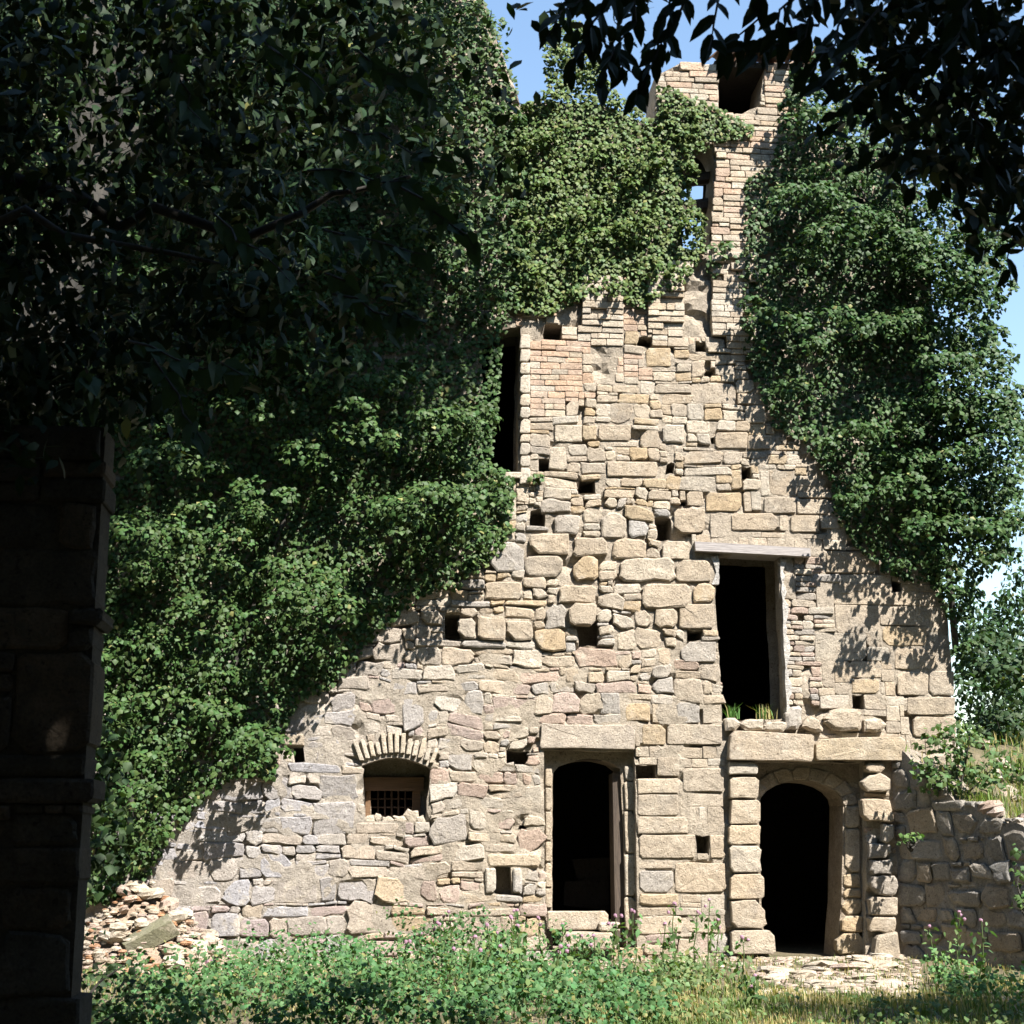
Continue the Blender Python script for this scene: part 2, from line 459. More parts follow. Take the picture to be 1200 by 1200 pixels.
# facade outline (under the ivy it goes on)
OUT_PX = [(-90, 1150), (-90, -60), (330, -110), (560, -20), (610, 120), (700, 118), (768, 150), (768, 88), (800, 72), (842, 76), (843, 132), (868, 134),
          (890, 124), (897, 74), (940, 70), (950, 160), (1040, 170), (1092, 300), (1100, 500), (1104, 690), (1112, 740), (1121, 900), (1125, 1150)]
def arch_pts(xl, xr, ys_, yt, n=9):
    cx = (xl+xr)/2; r_ = []
    for i in range(n+1):
        t = math.pi*(1-i/n)
        r_.append((cx+(xr-xl)/2*math.cos(t), ys_-(ys_-yt)*math.sin(t)))
    return r_
HOLES = {
 'upper_window': [(566, 386), (610, 383), (607, 553), (563, 555)],
 'upper_door': [(843, 649), (914, 652), (916, 720), (919, 760), (922, 842), (846, 845), (843, 770), (838, 700)],
 'door': [(637, 879), (744, 881), (747, 1112), (640, 1114)],
 'window': [(424, 897)]+[(424+i*81/8, 897-11*math.sin(math.pi*i/8)+i*.4) for i in range(1, 8)]+[(505, 900), (498, 962), (428, 962)],
 'arch': [(886, 893), (1012, 894), (1016, 985), (1014, 1128), (906, 1128), (890, 1080)],
 'bell': arch_pts(800, 838, 190, 163, 8)+[(832, 290), (800, 292)],
}
PUT = [(649, 389, 20, 16), (755, 400, 17, 11), (822, 407, 12, 13), (832, 437, 12, 10), (638, 545, 15, 14), (688, 569, 18, 15), (786, 549, 10, 13), (876, 554, 12, 15),
       (631, 608, 17, 22), (777, 619, 19, 26), (802, 590, 8, 6), (690, 742, 25, 30), (530, 735, 18, 28), (814, 744, 18, 13), (607, 888, 26, 18), (757, 905, 22, 17),
       (823, 990, 15, 22), (345, 884, 22, 18), (590, 1032, 19, 34), (612, 969, 8, 6), (1006, 822, 14, 16), (1052, 688, 12, 12), (835, 516, 6, 7), (597, 1165, 1, 1)][:-1]
for i, (x, y, w_, h_) in enumerate(PUT):
    q = lambda: random.uniform(-1.6, 1.6)
    HOLES['put%d' % i] = [(x-w_/2+q(), y-h_/2+q()), (x+q(), y-h_/2+q()), (x+w_/2+q(), y-h_/2+q()), (x+w_/2+q(), y+h_/2+q()), (x+q(), y+h_/2+q()), (x-w_/2+q(), y+h_/2+q())]

def mortar_depth(px, py):
    return STY[style_at(px, py)]['md']
def cdt_wall(outer, holes, step, yfun, colfun, back_y, jag=0.0, keep_back=True, hole_depth=None):
    """wall sheet with holes, reveals and a back; returns verts, faces, colours"""
    pts = []; edges = []
    def loop(poly, jagged):
        poly = [Vector(p) for p in poly]; out_ = []
        for i in range(len(poly)):
            a, b_ = poly[i], poly[(i+1) % len(poly)]
            k = max(1, int((b_-a).length/0.12))
            for m_ in range(k):
                p = a.lerp(b_, m_/k)
                if m_: p = p+Vector((random.uniform(-jagged, jagged), random.uniform(-jagged, jagged)))
                out_.append(p)
        s0 = len(pts); pts.extend(out_)
        edges.extend((s0+i, s0+(i+1) % len(out_)) for i in range(len(out_)))
        return list(range(s0, s0+len(out_)))
    lo = loop(outer, jag); hl = {k: loop(h, jag*.7) for k, h in holes.items()}
    xs_ = [p[0] for p in outer]; zs_ = [p[1] for p in outer]
    gu, gv = np.meshgrid(np.arange(min(xs_), max(xs_), step), np.arange(min(zs_), max(zs_), step))
    gu = (gu+rng.uniform(-.3, .3, gu.shape)*step).ravel(); gv = (gv+rng.uniform(-.3, .3, gv.shape)*step).ravel()
    ok = inpoly(gu, gv, outer)
    for h in holes.values(): ok &= ~inpoly(gu, gv, h)
    pts.extend(Vector((a, b_)) for a, b_ in zip(gu[ok], gv[ok]))
    vo, eo, fo, ov, oe, of = delaunay_2d_cdt(pts, edges, [], 0, 1e-5)
    vo = [Vector(p) for p in vo]
    cen = np.array([[sum(vo[i].x for i in q)/3, sum(vo[i].y for i in q)/3] for q in fo])
    keep = inpoly(cen[:, 0], cen[:, 1], outer)
    for h in holes.values(): keep &= ~inpoly(cen[:, 0], cen[:, 1], h)
    mp = {}
    for i, lst in enumerate(ov):
        for o_ in lst: mp[o_] = i
    V = [(p.x, yfun(p.x, p.y), p.y) for p in vo]
    Fc = []
    for q, k_ in zip(fo, keep):
        if not k_: continue
        a, b_, c_ = (vo[i] for i in q)
        ccw = (b_-a).cross(c_-a) > 0
        Fc.append(tuple(q) if ccw else tuple(q)[::-1])
    nf = len(V)
    if keep_back:
        V += [(p.x, back_y, p.y) for p in vo]
        Fc += [tuple(i+nf for i in q)[::-1] for q in Fc[:]]
    for key, lp in [('', lo)]+list(hl.items()):
        ids = [mp[i] for i in lp]
        dp = back_y if not hole_depth or key not in hole_depth else hole_depth[key]
        s0 = len(V)
        V += [(vo[i].x, dp, vo[i].y) for i in ids]
        n_ = len(ids)
        for i in range(n_):
            j = (i+1) % n_
            Fc.append((ids[i], ids[j], s0+j, s0+i))
        if hole_depth and key in hole_depth and key.startswith('put'):
            Fc.append(tuple(range(s0, s0+n_)))
    cols = np.array([colfun(a[0], a[2]) for a in V])
    return V, Fc, cols
MORT = (0.48, 0.405, 0.31)
def fac_y(x, z):
    px, py = P((x, 0, z))
    md = mortar_depth(px, py)
    slot = max(0, nz((x*2.6, 21.7, z*4.2))-.12)*.3 if md > -.05 else 0       # joints where the mortar has dropped out
    return md+min(.07, slot)+0.012*nz((x*2.2, 1.7, z*2.2))+0.012*nz((x*7, 5.3, z*7))+0.008*nz((x*17, 5.3, z*17))
def fac_c(x, z):
    px, py = P((x, 0, z)); k = 1+.16*nz((x*.9, 9, z*.9))
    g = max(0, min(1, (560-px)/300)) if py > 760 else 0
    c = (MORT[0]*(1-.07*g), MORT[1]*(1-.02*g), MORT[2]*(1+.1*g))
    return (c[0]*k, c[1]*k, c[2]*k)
outer = wuv(OUT_PX); holes = {k: wuv(p) for k, p in HOLES.items()}
hd = {k: .8 for k in HOLES}; hd['upper_door'] = .3; hd['upper_window'] = .4
hd['door'] = .17; hd['arch'] = .2; hd['window'] = .38; hd['bell'] = .55
for k in HOLES:
    if k.startswith('put'): hd[k] = .32+random.uniform(0, .2)
Vf, Ff, Cf = cdt_wall(outer, holes, .075, fac_y, fac_c, .8, jag=.012, hole_depth=hd)
facade = obj('facade_wall', Vf, Ff, M['mortar'], ruin, Cf, loc=(base_loc.x, 0, 0))
facade['label'] = 'sunlit wall of coursed rubble, ashlar and brick with square beam holes'

# stepped-back panels inside the door, window and arch recesses, each with its inner opening
INNER = {
 'door': ([(648, 1112), (647, 1000), (648, 906), (655, 898)]+[(655+i*9, 898-9*math.sin(math.pi*i/8)) for i in range(1, 8)]+[(727, 901), (730, 960), (734, 1112)], .17, .8),
 'window': ([(434, 925), (484, 926), (483, 970), (435, 970)], .38, .8),
 'arch': ([(905, 1128), (893, 1080), (889, 945)]+arch_pts(889, 988, 944, 915, 10)+[(988, 950), (986, 1060), (980, 1128)], .2, .8),
}
for k, (inn, y0, y1) in INNER.items():
    o_px = HOLES[k]
    big = [(p[0], p[1]) for p in holes[k]]
    cx, cz = np.mean([p[0] for p in big]), np.mean([p[1] for p in big])
    big = [(cx+(a-cx)*1.04, cz+(b_-cz)*1.03) for a, b_ in big]
    inn_w = [(W(a, b_, y0).x, W(a, b_, y0).z) for a, b_ in inn]
    inn_w = [(a, max(b_, min(p[1] for p in big)+.02)) for a, b_ in inn_w]
    V_, F_, C_ = cdt_wall(big, {'in': inn_w}, .09, lambda x, z, y0=y0: y0+.012*nz((x*4, 2, z*4)), lambda x, z, k=k: (.47*.9, .385*.9, .285*.9), y1, jag=.008, keep_back=False)
    # drop the outer return strip (it is buried in the wall)
    obj({'door': 'door_surround', 'window': 'window_back_panel', 'arch': 'arch_surround'}[k], V_, F_, M['mortar'], ruin, C_)

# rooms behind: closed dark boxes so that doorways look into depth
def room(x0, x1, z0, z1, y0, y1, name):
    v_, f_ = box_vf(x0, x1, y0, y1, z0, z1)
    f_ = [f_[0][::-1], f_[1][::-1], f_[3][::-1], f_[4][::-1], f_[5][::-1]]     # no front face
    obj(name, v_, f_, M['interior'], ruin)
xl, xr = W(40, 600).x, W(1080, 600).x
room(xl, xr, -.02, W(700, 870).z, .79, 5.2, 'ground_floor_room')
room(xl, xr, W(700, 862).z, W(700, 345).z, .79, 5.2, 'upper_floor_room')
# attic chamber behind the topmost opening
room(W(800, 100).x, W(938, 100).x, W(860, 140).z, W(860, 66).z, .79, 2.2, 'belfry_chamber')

# ---------------- hand-placed blocks (photo pixels): quad bl, br, tr, tl; protrusion; colour; style
SPEC = []
def blk(quad, prot, col, p=7, inset=.02, name='stone', jit=.02, bulge=.012, y=0.0, mat='stone', label=None):
    SPEC.append(dict(quad=quad, prot=prot, col=col, p=p, inset=inset, name=name, jit=jit, bulge=bulge, y=y, mat=mat, label=label))
def rect(x0, y0, x1, y1): return [(x0, y1), (x1, y1), (x1, y0), (x0, y0)]
LT = (0.5, 0.41, 0.3)
# great lintels over the arch
blk([(850, 891), (950, 893), (950, 861), (853, 857)], .17, (0.48, 0.39, 0.285), 14, .009, 'lintel_stone', jit=.03)
blk([(953, 893), (1057, 892), (1056, 864), (953, 866)], .15, (0.46, 0.37, 0.255), 14, .009, 'lintel_stone', jit=.03)
# lintel over the middle doorway
blk([(632, 877), (744, 879), (744, 850), (634, 848)], .035, (0.45, 0.38, 0.3), 12, .009, 'lintel_stone', jit=.03)
# stones under the upper doorway sill
for q, c in [(rect(848, 842, 866, 857), PALE), (rect(866, 843, 893, 857), PALE), (rect(893, 846, 920, 858), PALE), ([(936, 857), (966, 858), (950, 834), (940, 845)], TAN),
             (rect(964, 832, 1008, 857), TAN), (rect(1010, 842, 1036, 858), TAN), (rect(918, 828, 938, 856), GREY)]:
    blk(q, .1, c, 3.6, .04, jit=.06)
# left pier of the arch
for (x0, y0, x1, y1), c in zip([(852, 893, 886, 908), (853, 911, 887, 936), (854, 938, 889, 966), (852, 967, 889, 990), (853, 991, 890, 1022), (854, 1024, 893, 1053), (855, 1054, 895, 1088), (855, 1089, 906, 1118)],
                            [PALE, LT, LT, LT, PALE, LT, TAN, LT]):
    blk(rect(x0, y0, x1, y1), .11, jcol(c, .08), 11, .01, jit=.03, bulge=.016)
# right side of the arch: pier blocks
for (x0, y0, x1, y1), c in zip([(1012, 893, 1034, 906), (1008, 908, 1040, 928), (1007, 936, 1042, 964), (1030, 966, 1044, 988), (1016, 988, 1042, 1006), (1017, 1007, 1044, 1025), (1018, 1026, 1048, 1049), (1017, 1050, 1049, 1073), (1015, 1074, 1046, 1092)],
                            [TAN, PALE, TAN, PALE, GREY, GREY, GREY, LT, LT]):
    blk(rect(x0, y0, x1, y1), random.uniform(.08, .15), jcol(c, .08), 7, .016, jit=.06, bulge=.016)
blk([(1019, 1137), (1052, 1136), (1046, 1090), (1022, 1096)], .2, (0.42, 0.35, 0.26), 6, .03, jit=.03)
for y0, y1, x0, x1 in [(944, 970, 990, 1008), (971, 1022, 990, 1008), (1024, 1040, 988, 1008), (1041, 1052, 988, 1009), (1053, 1072, 986, 1010), (1073, 1092, 984, 1009), (1093, 1118, 978, 1013)]:
    blk(rect(x0, y0, x1, y1), .03 if y1 < 1090 else .1, jcol(YEL if y0 > 1020 else LT, .06), 6, .015, jit=.03, y=.2)
# stones of the arch ring
ringn = 9
for i in range(ringn):
    a0, a1 = math.pi*(1-i/ringn), math.pi*(1-(i+1)/ringn)
    e = lambda a, k: (938.5+(49.5+k)*math.cos(a), 944-(29+k)*math.sin(a))
    blk([e(a0, 1), e(a1, 1), e(a1, 17), e(a0, 17)][0:4], .02, jcol(TAN, .1), 7, .01, 'arch_stone', y=.2)
# wooden-looking pale jamb stones of the door surround
for y0, y1 in [(900, 922), (923, 950), (951, 985), (986, 1010), (1011, 1040), (1041, 1064)]:
    blk(rect(639, y0, 647, y1), .02, jcol(LT, .07), 7, .01, y=.15)
for y0, y1 in [(898, 915), (916, 950), (951, 1000), (1001, 1050), (1051, 1090)]:
    blk([(733, y1), (746, y1), (745, y0), (731, y0)], .02, jcol(PALE, .05), 8, .01, y=.15)
# doorstep blocks
blk(rect(641, 1067, 713, 1090), .03, LT, 9, .012, 'doorstep', y=-.02)
blk(rect(655, 1091, 722, 1112), .22, LT, 7, .02, 'doorstep', y=-.02)
blk(rect(700, 1080, 724, 1091), .2, PALE, 5, .02, y=0)
# quoin strip left of the brick panel
yq = 392
while yq < 560:
    h_ = random.uniform(9, 26)
    blk([(608.5, yq+h_), (621, yq+h_), (621.5, yq+1), (610, yq+1)], .05, jcol(PALE, .06), 8, .008, 'brick', mat='brick', y=0)
    yq += h_
blk([(575, 562), (612, 562), (611, 554), (575, 554)], .06, PALE, 8, .01, 'window_sill')
# brick arch over the left window
NV = 13
for i in range(NV):
    t = (i+.5)/NV; x = 421+t*88; yb = 893-12*math.sin(math.pi*t)+3*t; an = (t-.5)*.75
    hgt = random.choice([15, 19, 24]); wd = 2.9
    dx, dy = math.sin(an), -math.cos(an)
    blk([(x-wd, yb), (x+wd, yb), (x+wd+dx*hgt, yb+dy*hgt), (x-wd+dx*hgt, yb+dy*hgt)], .045, jcol(PALE, .06), 8, .006, 'arch_brick', mat='brick')
# rubble on the window sill
for x0, y0, x1, y1 in [(426, 955, 440, 966), (438, 953, 448, 964), (447, 957, 462, 966), (461, 955, 476, 966), (472, 949, 490, 966), (486, 956, 500, 966)]:
    blk(rect(x0, y0, x1, y1), .05, PALE, 3.2, .03, jit=.1, y=.1)
# special blocks seen one by one
for q, pr, c, p_ in [
    (rect(701, 498, 739, 517), .04, TAN, 6), (rect(682, 499, 699, 516), .035, YEL, 6), (rect(650, 498, 682, 518), .03, PALE, 7), (rect(777, 498, 802, 520), .04, PALE, 5),
    (rect(838, 507, 876, 526), .03, TAN, 7), (rect(876, 510, 905, 527), .03, TAN, 6), (rect(711, 541, 770, 559), .035, TAN, 7), (rect(827, 577, 869, 600), .03, YEL, 8),
    (rect(895, 583, 932, 602), .03, TAN, 9), (rect(934, 585, 972, 603), .02, TAN, 9), (rect(857, 601, 911, 622), .03, TAN, 8), (rect(926, 604, 960, 624), .03, TAN, 9),
    (rect(649, 604, 679, 627), .07, GREY, 4), (rect(705, 601, 733, 631), .05, TAN, 5), (rect(790, 596, 826, 625), .03, TAN, 7),
    (rect(621, 626, 666, 650), .08, TAN, 4), (rect(672, 630, 712, 652), .06, TAN, 4), (rect(718, 632, 757, 655), .05, TAN, 5), (rect(776, 634, 808, 656), .03, PALE, 6),
    (rect(615, 651, 660, 676), .06, TAN, 5), (rect(671, 652, 700, 680), .07, YEL, 4.5), (rect(726, 654, 790, 682), .05, PALE, 5), (rect(792, 656, 832, 682), .05, TAN, 6),
    (rect(568, 682, 612, 703), .05, TAN, 5), (rect(655, 686, 698, 708), .07, TAN, 4), (rect(752, 684, 808, 713), .07, TAN, 5), (rect(812, 684, 838, 707), .05, YEL, 5),
    (rect(667, 708, 698, 735), .16, TAN, 3.4), (rect(560, 723, 592, 750), .1, TAN, 3.2), (rect(593, 727, 624, 750), .07, TAN, 5), (rect(536, 725, 558, 749), .07, TAN, 3.6),
    (rect(768, 713, 793, 736), .06, TAN, 4), (rect(796, 708, 836, 737), .05, TAN, 6), (rect(798, 752, 839, 776), .04, GREY, 7),
    (rect(733, 824, 762, 845), .02, YEL, 7), (rect(793, 823, 820, 848), .02, GREY, 7), (rect(752, 849, 780, 873), .02, YEL, 8), (rect(782, 849, 846, 873), .03, TAN, 7),
    (rect(747, 912, 795, 930), .03, PALE, 8), (rect(800, 900, 848, 928), .03, TAN, 8), (rect(747, 931, 795, 956), .025, TAN, 8), (rect(747, 957, 806, 977), .025, TAN, 7),
    (rect(749, 978, 814, 1006), .03, TAN, 9), (rect(791, 1011, 850, 1046), .025, TAN, 9), (rect(749, 1020, 789, 1046), .025, GREY, 8), (rect(749, 1047, 795, 1062), .035, YEL, 5),
    (rect(832, 978, 850, 1006), .02, TAN, 7), (rect(1034, 734, 1086, 757), .015, YEL, 7), (rect(1048, 760, 1098, 785), .012, TAN, 9), (rect(1052, 787, 1088, 815), .014, TAN, 9),
    (rect(1089, 786, 1118, 815), .02, TAN, 9), (rect(998, 796, 1030, 813), .025, YEL, 6), (rect(968, 646, 1028, 672), .02, TAN, 9), (rect(972, 832, 1000, 855), .05, TAN, 4),
    (rect(1063, 817, 1119, 838), .02, TAN, 9), (rect(1070, 840, 1120, 864), .02, TAN, 9), (rect(800, 341+70, 802, 412), .0, TAN, 9),
    (rect(757, 408, 786, 430), .02, YEL, 9), (rect(582, 1015, 581, 1014), 0, TAN, 9), (rect(569, 1017, 581, 1046), .06, PALE, 4), (rect(601, 1017, 612, 1047), .06, GREY, 4),
    (rect(572, 1000, 634, 1016), .03, LT, 5), (rect(660, 1046, 661, 1047), 0, TAN, 9), (rect(331, 860, 357, 875), .04, TAN, 4), (rect(331, 876, 345, 894), -.05, PALE, 5), (rect(320, 860, 329, 897), .04, PINK, 7)]:
    if q[1][0]-q[0][0] > 5:
        blk(q, pr*.7, jcol(c, .07), p_+2, .02 if p_ < 6 else .01, jit=.055 if p_ < 6 else .02, bulge=.008)

# ---------------- procedural infill
VIS = [(110, 1140), (110, 1000), (160, 930), (290, 850), (330, 780), (430, 690), (560, 610), (590, 555), (606, 548), (604, 366), (600, 330), (770, 320), (812, 290), (796, 160), (764, 150), (760, 60), (950, 55),
       (950, 150), (940, 205), (892, 225), (885, 420), (940, 530), (1010, 630), (1070, 650), (1130, 720), (1130, 870), (1055, 895), (1053, 1140)]
pk = Packer(W(100, 900).x, W(1125, 900).x, W(600, 1140).z, W(850, 60).z+.6)
pk.block(wuv(VIS), inside=False)
pk.block(outer, inside=False)
for k, h in holes.items(): pk.block(h)
for d in SPEC:
    if d['y'] < .05 and d['prot'] > 0:
        q = wuv(d['quad']); e = .03 if d['name'] == 'stone' else 0
        pk.block([(q[0][0]-e, q[0][1]-e*.6), (q[1][0]+e, q[1][1]-e*.6), (q[2][0]+e, q[2][1]+e*.6), (q[3][0]-e, q[3][1]+e*.6)])
LINT = [(815, 638), (946, 647), (948, 653), (815, 646)]
pk.block(wuv(LINT))
# plaster patches left bare
for pl in [[(692, 405), (727, 405), (720, 450), (696, 450)], [(655, 356), (681, 356), (681, 382), (655, 380)], [(801, 330), (833, 300), (833, 395), (801, 395)], [(612, 372), (640, 372), (640, 398), (612, 400)]]:
    pk.block(wuv(pl))
placed = pk.run(lambda u, v_: style_at(*P((u, 0, v_))))

stones, bricks = [], []            # (size, verts, faces, colour, centre)
for (u, v_, w_, h_, st) in placed:
    d = STY[st]; g = d['gap']
    pr = random.uniform(*d['pr'])
    if st in ('brick', 'pil', 'tower') and random.random() < .06: pr *= .3
    if st == 'pil':                                    # pilasters die into the wall at their feet
        ppy = P((u, 0, v_))[1]; foot = 432 if P((u, 0, v_))[0] > 815 else 404
        pr *= max(.12, min(1, (foot-ppy)/38))
    j2 = min(w_, h_)*(.02 if d['p'] > 8 else .1)
    quad = []
    for cu, cv in ((u, v_), (u+w_, v_), (u+w_, v_+h_), (u, v_+h_)):
        wx, wz = warp(cu, cv, d['wob']); quad.append((wx+random.gauss(0, j2*.6), wz+random.gauss(0, j2*.5)))
    V_, F_ = stone_vf(w_-g, h_-g, pr, d['p'], d['j'], 10 if h_ < .11 else 12, .07, d['ins'], .004 if d['p'] > 6 else .009, quad, tilt=.02 if d['p'] > 6 else .06)
    cx, cz = u+w_/2, v_+h_/2
    px, py = P((cx, 0, cz))
    c = jcol(random.choice(d['cols']), .1)
    if st == 'brick' and px < 770 and 400 < py < 470 and random.random() < .5: c = jcol((0.49, 0.35, 0.25), .1)
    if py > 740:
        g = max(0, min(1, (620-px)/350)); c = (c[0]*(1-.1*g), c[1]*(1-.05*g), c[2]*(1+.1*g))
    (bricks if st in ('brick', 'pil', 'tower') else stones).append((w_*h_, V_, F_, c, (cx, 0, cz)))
named = []
for d in SPEC:
    q = [W(a, b_, d['y']) for a, b_ in d['quad']]
    cx, cz = sum(p.x for p in q)/4, sum(p.z for p in q)/4
    w_ = (abs(q[1].x-q[0].x)+abs(q[2].x-q[3].x))/2; h_ = (abs(q[3].z-q[0].z)+abs(q[2].z-q[1].z))/2
    w_ = max(w_, .03); h_ = max(h_, .03)
    w2, h2 = w_-.008, h_-.008
    corners = [(-w2/2, -h2/2), (w2/2, -h2/2), (w2/2, h2/2), (-w2/2, h2/2)]
    off = [(q[i].x-cx-corners[i][0]-.004*math.copysign(1, corners[i][0]), q[i].z-cz-corners[i][1]-.004*math.copysign(1, corners[i][1])) for i in range(4)]
    V_, F_ = stone_vf(w2, h2, d['prot'], d['p'], d['jit'], 16, .05, d['inset'], d['bulge'], off, tilt=.015)
    it = (w_*h_, V_, F_, d['col'], (cx, d['y'], cz))
    if d['name'] == 'stone': stones.append((it[0]+1, *it[1:]))
    elif d['name'] == 'brick': bricks.append((it[0]+1, *it[1:]))
    else: named.append((d, it))
def put_pieces(lst, name, rest, mat, parent, limit=295, smooth=False):
    lst = sorted(lst, key=lambda t: -t[0])
    for sz, V_, F_, c, loc in lst[:limit]:
        me = mesh_from(name, V_, F_, mat, np.tile(c, (len(V_), 1)), smooth)
        add(name, me, parent, loc)
    if len(lst) > limit:
        mb = MB()
        for sz, V_, F_, c, loc in lst[limit:]:
            mb.put(np.array(V_)+np.array(loc)[None], F_, c)
        tag(mb.build(rest, mat, parent, smooth), kind='stuff')
put_pieces(stones, 'stone', 'small_stones', M['stone'], facade)
put_pieces(bricks, 'brick', 'small_bricks', M['brick'], facade)
for d, (sz, V_, F_, c, loc) in named:
    par = ruin if d['name'] in ('doorstep', 'window_sill', 'lintel_stone') else facade
    add(d['name'], mesh_from(d['name'], V_, F_, M[d['mat']], np.tile(c, (len(V_), 1)), False), par, loc)
print('stones', len(stones), 'bricks', len(bricks))

# ---------------- timber, iron, tiles
a, b_ = W(813, 642), W(947, 649)
v_, f_ = box_vf(a.x, b_.x, -.11, .3, a.z-.06, a.z+.06, .008)
v_ = [(x, y, z+(b_.z-a.z)*(x-a.x)/(b_.x-a.x)) for x, y, z in v_]
obj('wooden_lintel', v_, f_, M['grey_wood'], ruin)['label'] = 'weathered grey timber beam over the upper doorway'
# broken plaster strips beside the upper doorway
def plaster_strip(y0, y1, xin, wmin, wmax, sgn=1):
    L1, L2 = [], []
    yy = y0
    while yy < y1:
        x = xin(yy); L1.append((x+random.uniform(-.8, .8), yy)); L2.append((x+sgn*random.uniform(wmin, wmax), yy)); yy += random.uniform(5, 12)
    n = len(L1); V_ = []
    for (a, b), (c, d) in zip(L1, L2):
        p, q = W(a, b), W(c, d); V_ += [(p.x, -.03, p.z), (q.x, -.025, q.z), (q.x, .12, q.z), (p.x, .12, p.z)]
    F_ = [(4*i+k, 4*i+(k+1) % 4, 4*i+4+(k+1) % 4, 4*i+4+k) for i in range(n-1) for k in range(4)]+[(0, 1, 2, 3), (4*n-4, 4*n-1, 4*n-2, 4*n-3)]
    obj('plaster', V_, F_, M['mortar'], ruin, np.tile((.62, .58, .52), (len(V_), 1)))
plaster_strip(656, 836, lambda y: 914+(y-656)*.042, 2, 8)
plaster_strip(652, 686, lambda y: 842, 3, 11, -1)
# dark door post in the middle doorway
p0, p1 = W(729, 960, .3), W(722, 1105, .3)
v_, f_ = box_vf(p1.x-.02, p1.x+.1, .22, .62, W(700, 1100).z, W(700, 905).z, .01)
obj('door_post', v_, f_, M['dark_wood'], ruin)
v_, f_ = box_vf(W(640, 900, .17).x, W(742, 900, .17).x, .19, .34, W(690, 891, .17).z, W(690, 882, .17).z, .008)
obj('door_head_beam', v_, f_, M['dark_wood'], ruin)
for i, (z0, z1) in enumerate([(1062, 1034), (1032, 1006)]):
    v_, f_ = box_vf(W(660, 1000, 1.8).x+.15*i, W(716, 1000, 1.8).x, 1.8, 2.1, W(680, z0, 1.8).z, W(680, z1, 1.8).z, .06)
    obj('fallen_board', v_, f_, M['interior'], ruin)  # dimness inside the doorway comes from the shade-dark colour
# left window: lintel, side frame and grille
fr = add('window_frame', None, ruin, W(459, 960, .36))
v_, f_ = box_vf(W(426, 920, .3).x, W(496, 920, .3).x, .3, .5, W(459, 926, .3).z, W(459, 911, .3).z, .008)
obj('frame_head', v_, f_, M['brown_wood'], fr)
for x0, x1 in ((429, 435), (484, 493)):
    v_, f_ = box_vf(W(x0, 920, .34).x, W(x1, 920, .34).x, .34, .5, W(459, 964, .34).z, W(459, 927, .34).z, .006)
    obj('frame_side', v_, f_, M['brown_wood'], fr)
for x in (443, 451, 459, 467, 475):
    a = W(x, 926, .5); b_ = W(x, 966, .5); v_, f_ = tube_vf([a, b_], .012, 6); obj('grille_bar', v_, f_, M['iron'], fr)
for y in (936, 946, 956):
    a = W(434, y, .515); b_ = W(485, y, .515); v_, f_ = tube_vf([a, b_], .011, 6); obj('grille_bar', v_, f_, M['iron'], fr)
# beam across the bell opening
v_, f_ = tube_vf([W(796, 214, .4), W(845, 206, .4)], .09, 8); obj('bell_beam', v_, f_, M['dark_wood'], ruin)
v_, f_ = tube_vf([W(796, 246, .45), W(842, 240, .45)], .12, 8); obj('bell_beam', v_, f_, M['dark_wood'], ruin)
# roof over the belfry: rafters and curved tiles
def tile_vf(L=.42, r=.09, n=6, th=.018):
    v_ = []; f_ = []
    for k, rr in enumerate((r, r-th)):
        for s_ in (0, 1):
            for i in range(n+1):
                t = math.pi*i/n
                v_.append((math.cos(t)*rr*(1-.12*s_), -L/2+L*s_, math.sin(t)*rr*.8))
    m_ = n+1
    for i in range(n):
        f_ += [(i, i+1, m_+i+1, m_+i), (2*m_+i+1, 2*m_+i, 3*m_+i, 3*m_+i+1), (i+1, i, 2*m_+i, 2*m_+i+1), (m_+i, m_+i+1, 3*m_+i+1, 3*m_+i)]
    return v_, f_
tv, tf = tile_vf(); tile_me = mesh_from('roof_tile', tv, tf, M['tile'], smooth=True)
roof = add('belfry_roof', None, ruin, W(890, 70))
a, b_ = W(838, 76), W(952, 72)
v_, f_ = box_vf(a.x, b_.x, -.02, 2.3, a.z-.02, a.z+.05, .015); obj('roof_deck', v_, f_, M['interior'], roof)  # underside shade put in by the dark interior colour
for r_ in range(4):
    for i in range(8):
        x = a.x+.06+i*(b_.x-a.x)/7.5+random.uniform(-.04, .04)
        t = add('roof_tile', tile_me, roof, (x, -.05+r_*.36+random.uniform(-.06, .06), a.z+.07+.02*r_+random.uniform(0, .06)))
        t.rotation_euler = (random.gauss(.08, .12), random.gauss(0, .25), random.gauss(0, .25))

